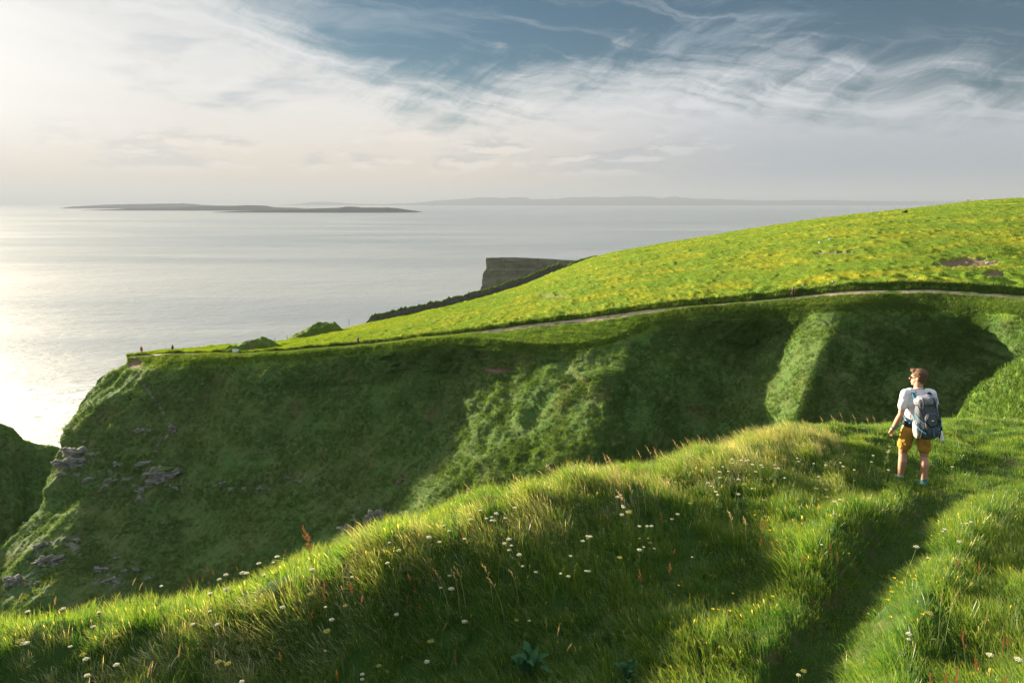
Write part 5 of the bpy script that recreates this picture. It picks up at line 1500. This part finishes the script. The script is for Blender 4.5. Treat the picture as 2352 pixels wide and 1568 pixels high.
def backpack():
    root = tag(empty('backpack', hk.location, R(-8)), 'grey hiking backpack with black straps carried on the back of the hiker', 'backpack')
    root.rotation_euler[1] = R(-2.8)
    tilt = R(-5)
    M = np.array(Euler((R(-5), tilt, 0)).to_matrix()); C0 = np.array([.02, -.27, 1.12])
    w = lambda p: M @ np.asarray(p, float) + C0
    def L(o): return o
    def bl(fn, name, mat, par=root, vox=.006, sm=3, warp=.012, ws=.08):
        B = Blob(); fn(B); return B.obj(name, mat, par, vox, sm, warp, ws)
    def body(B):
        B.ell(w((0, 0, -.02)), (.165, .115, .31), (R(-5), tilt, 0), .62); B.ell(w((0, -.01, -.16)), (.175, .125, .17), (R(-5), tilt, 0), .7)
    root.scale = (.88, .95, .90); root.location = root.location + Vector((0, 0, .115))
    main = bl(body, 'main_bag', m_grey)
    def lid(B):
        B.ell(w((-.005, -.01, .285)), (.165, .125, .075), (R(-14), tilt, 0), .7); B.ell(w((.0, .02, .33)), (.12, .09, .05), (R(-8), tilt, 0), .8)
    bl(lid, 'lid', m_lgrey, warp=.03, ws=.06)
    def pocket(B): B.ell(w((.02, -.115, -.06)), (.105, .045, .19), (R(-5), tilt, 0), .6)
    pk = bl(pocket, 'front_pocket', m_grey)
    def side(sx): return lambda B: (B.ell(w((sx * .165, .0, -.16)), (.042, .085, .15), (R(-5), tilt, 0), .7))
    bl(side(-1), 'side_pocket', m_beige); bl(side(1), 'side_pocket', m_black)
    # black piping and straps
    def band(name, pts, mat, r_=.008, par=main):
        mb = MB(); mb.add(*tube([w(p) for p in pts], r_, 6))
        o = bpy.data.objects.new(name, mb.mesh(name, mat)); COL.objects.link(o); o.parent = par
    hexp = [(-.075, -.155, -.02), (-.035, -.150, .085), (.065, -.150, .085), (.115, -.150, -.01), (.085, -.160, -.085), (-.02, -.165, -.10), (-.075, -.155, -.02)]
    band('strap', hexp, m_black, .009, pk)
    band('strap', [(-.15, -.09, .24), (-.125, -.13, .10), (-.10, -.145, -.06), (-.09, -.15, -.20), (-.08, -.13, -.30)], m_black, .009)
    band('strap', [(.15, -.085, .24), (.15, -.12, .10), (.14, -.135, -.06), (.13, -.14, -.22), (.11, -.13, -.30)], m_black, .009)
    band('strap', [(-.17, -.02, .10), (-.15, -.09, .03), (-.10, -.14, -.05)], m_blue, .008)
    band('strap', [(-.19, .03, .06), (-.20, -.05, -.06), (-.16, -.12, -.14), (-.09, -.16, -.20)], m_cyan, .007)
    band('strap', [(-.10, -.14, -.08), (-.135, -.115, -.2), (-.15, -.09, -.29)], m_black, .010)
    band('strap', [(.02, -.165, -.12), (.02, -.17, -.26)], m_blue, .012, pk)
    band('strap', [(.19, .02, .05), (.195, -.06, -.05), (.15, -.13, -.12), (.10, -.155, -.16)], m_cyan, .006)
    band('lid_strap', [(-.08, -.10, .36), (-.09, -.145, .29), (-.10, -.14, .2)], m_black, .010); band('lid_strap', [(.07, -.10, .36), (.08, -.145, .29), (.09, -.14, .2)], m_black, .010)
    bl(lambda B: B.ell(w((.02, -.165, .0)), (.022, .006, .012)), 'patch', m_white, pk, .004, 1, 0)
    # hip belt, shoulder straps, white bottle
    hb = MB(); th = np.linspace(0, 2 * math.pi, 40)
    for dz in (-.03, -.015, 0, .015, .03): hb.add(*tube(np.stack([.198 * np.cos(th), .002 + .158 * np.sin(th), .955 + dz + 0 * th], -1), .018, 6))
    o = bpy.data.objects.new('hip_belt', hb.mesh('hip_belt', m_black)); COL.objects.link(o); o.parent = root
    for sx in (-1, 1):
        mb = MB()
        pts = [(sx * .10, -.17, 1.36), (sx * .125, -.10, 1.475), (sx * .13, 0.0, 1.505), (sx * .132, .085, 1.44), (sx * .14, .118, 1.32), (sx * .165, .095, 1.16), (sx * .185, .0, 1.05), (sx * .16, -.16, 1.00)]
        for d_ in (-.016, 0, .016): mb.add(*tube([np.array(p) + [sx * d_, 0, 0] for p in pts], .013, 6))
        o = bpy.data.objects.new('shoulder_strap', mb.mesh('shoulder_strap', m_blue if sx < 0 else m_black)); COL.objects.link(o); o.parent = root
    bl(lambda B: B.cap(w((.17, -.075, -.33)), w((.155, -.085, -.22)), .040, .034), 'bottle', m_white, root, .006, 1, 0)
    mb = MB(); mb.add(*tube([(-.20, -.03, .96), (-.25, -.02, .94), (-.285, .0, .90), (-.30, .03, .86)], .013, 6))
    o = bpy.data.objects.new('belt_tail', mb.mesh('belt_tail', m_cyan)); COL.objects.link(o); o.parent = root
    mb = MB(); mb.add(*tube([(-.12, -.16, .93), (-.06, -.19, .905), (.02, -.185, .93)], .009, 6))
    o = bpy.data.objects.new('belt_tail', mb.mesh('belt_tail', m_cyan)); COL.objects.link(o); o.parent = root
    return root
backpack()

def walker(x, y, rz, top, legs, label, hairc, pack=None, stride=.16, skirt=False):
    p, _ = on_headland(x, y, rsel=(4, r0 + 4))
    root = tag(empty('person', p, rz), label, 'person')
    B = Blob()
    j = {}
    for s in (-1, 1):
        A = np.array([s * .09, s * stride, .08 + (0.05 if s * stride < 0 else 0)]); K = np.array([s * .095, s * stride * .6 + .05, .49]); H = np.array([s * .09, 0, .90])
        B.chain([H, K, A], [.088, .056, .040]); B.cap(A, A + [0, .13, -.04], .036, .030)
        S = np.array([s * .19, 0, 1.42]); E = np.array([s * .25, -s * stride * .5 - .03, 1.13]); Wr = np.array([s * .25, -s * stride + .05, .90])
        B.chain([S, E, Wr], [.052, .040, .030]); hand(B, Wr, (0, .15, -1), (-s, .2, 0), s, 1.0, .4)
        j[s] = (A, K, H, S, E, Wr)
    B.ell((0, 0, .93), (.16, .11, .12)); B.ell((0, 0, 1.12), (.14, .10, .18)); B.ell((0, 0, 1.32), (.17, .11, .17)); B.cap((0, 0, 1.40), (0, .01, 1.56), .06, .055)
    B.ell((0, .02, 1.66), (.076, .095, .11)); B.ell((0, .05, 1.60), (.055, .055, .055)); B.cap((0, .11, 1.66), (0, .125, 1.635), .01, .013)
    for s in (-1, 1): B.ell((s * .078, .01, 1.65), (.012, .02, .03))
    B.obj('body', m_skin, root, .012, 1)
    T = Blob(); T.ell((0, 0, 1.30), (.195, .13, .19)); T.cap((0, 0, .93), (0, 0, 1.2), .165, .165, .75); T.cap((-.12, 0, 1.40), (.12, 0, 1.40), .085, .085)
    L_ = Blob(); L_.ell((0, 0, .92), (.178, .135, .12))
    for s in (-1, 1):
        A, K, H, S, E, Wr = j[s]
        T.chain([S * [.85, 1, 1], E, E * .3 + Wr * .7], [.07, .06, .048])
        if skirt: L_.cap(H, K * .9 + H * .1 + [0, 0, -.05], .12, .14)
        else: L_.chain([H, K, A + [0, 0, .03]], [.105, .075, .062])
        sb = Blob(); sb.cap(A + [0, -.02, -.04], A + [0, .14, -.055], .046, .040, .8); sb.obj('shoe', m_sole, root, .012, 1)
    T.obj('jacket', top, root, .012, 1); L_.obj('trousers' if not skirt else 'skirt', legs, root, .012, 1)
    Hh = Blob(); Hh.ell((0, -.005, 1.70), (.085, .10, .088)); Hh.ell((0, -.04, 1.65), (.078, .065, .10)); Hh.obj('hair', hairc, root, .012, 1)
    if pack:
        bp = tag(empty('backpack', p, rz), pack[1], 'backpack')
        K_ = Blob(); K_.ell((0, -.22, 1.22), (.15, .10, .24), pw=.7); K_.obj('bag', pack[0], bp, .012, 1)
        for s in (-1, 1):
            mb = MB(); mb.add(*tube([(s * .1, -.15, 1.36), (s * .12, 0, 1.50), (s * .13, .14, 1.33), (s * .17, .0, 1.08), (s * .12, -.16, 1.04)], .02, 6))
            o = bpy.data.objects.new('strap', mb.mesh('strap', m_black)); COL.objects.link(o); o.parent = bp
    return root
m_red = simple('red_cloth', (0.46, 0.075, 0.05), .85, .2, .15, 12)
m_orange = simple('orange_cloth', (0.60, 0.17, 0.05), .85, .2, .15, 12)
m_navy = simple('navy_cloth', (0.025, 0.035, 0.10), .85, .2, .2, 12)
m_dark = simple('dark_cloth', (0.03, 0.028, 0.032), .85, .2, .2, 12)
m_bl2 = simple('blue_denim', (0.05, 0.11, 0.25), .85, .2, .2, 12)
m_blond = simple('fair_hair', (0.30, 0.19, 0.10), .7, .3, .2, 20)
walker(326, 812, R(200), m_orange, m_dark, 'distant walker in orange top at the very tip of the headland', m_hair)
walker(398, 810, R(75), m_dark, m_bl2, 'distant walker in dark top and blue trousers near the headland tip', m_hair)
walker(822, 792, R(-75), m_red, m_navy, 'walker in red top and navy skirt midway along the clifftop path', m_blond, (m_beige, 'beige daypack worn by the walker in red'), .2, True)
walker(1820, 686, R(80), m_dark, m_dark, 'dark clothed walker on the path below the pasture at right', m_hair, (m_orange, 'orange backpack worn by the lone dark clothed walker'), .18)
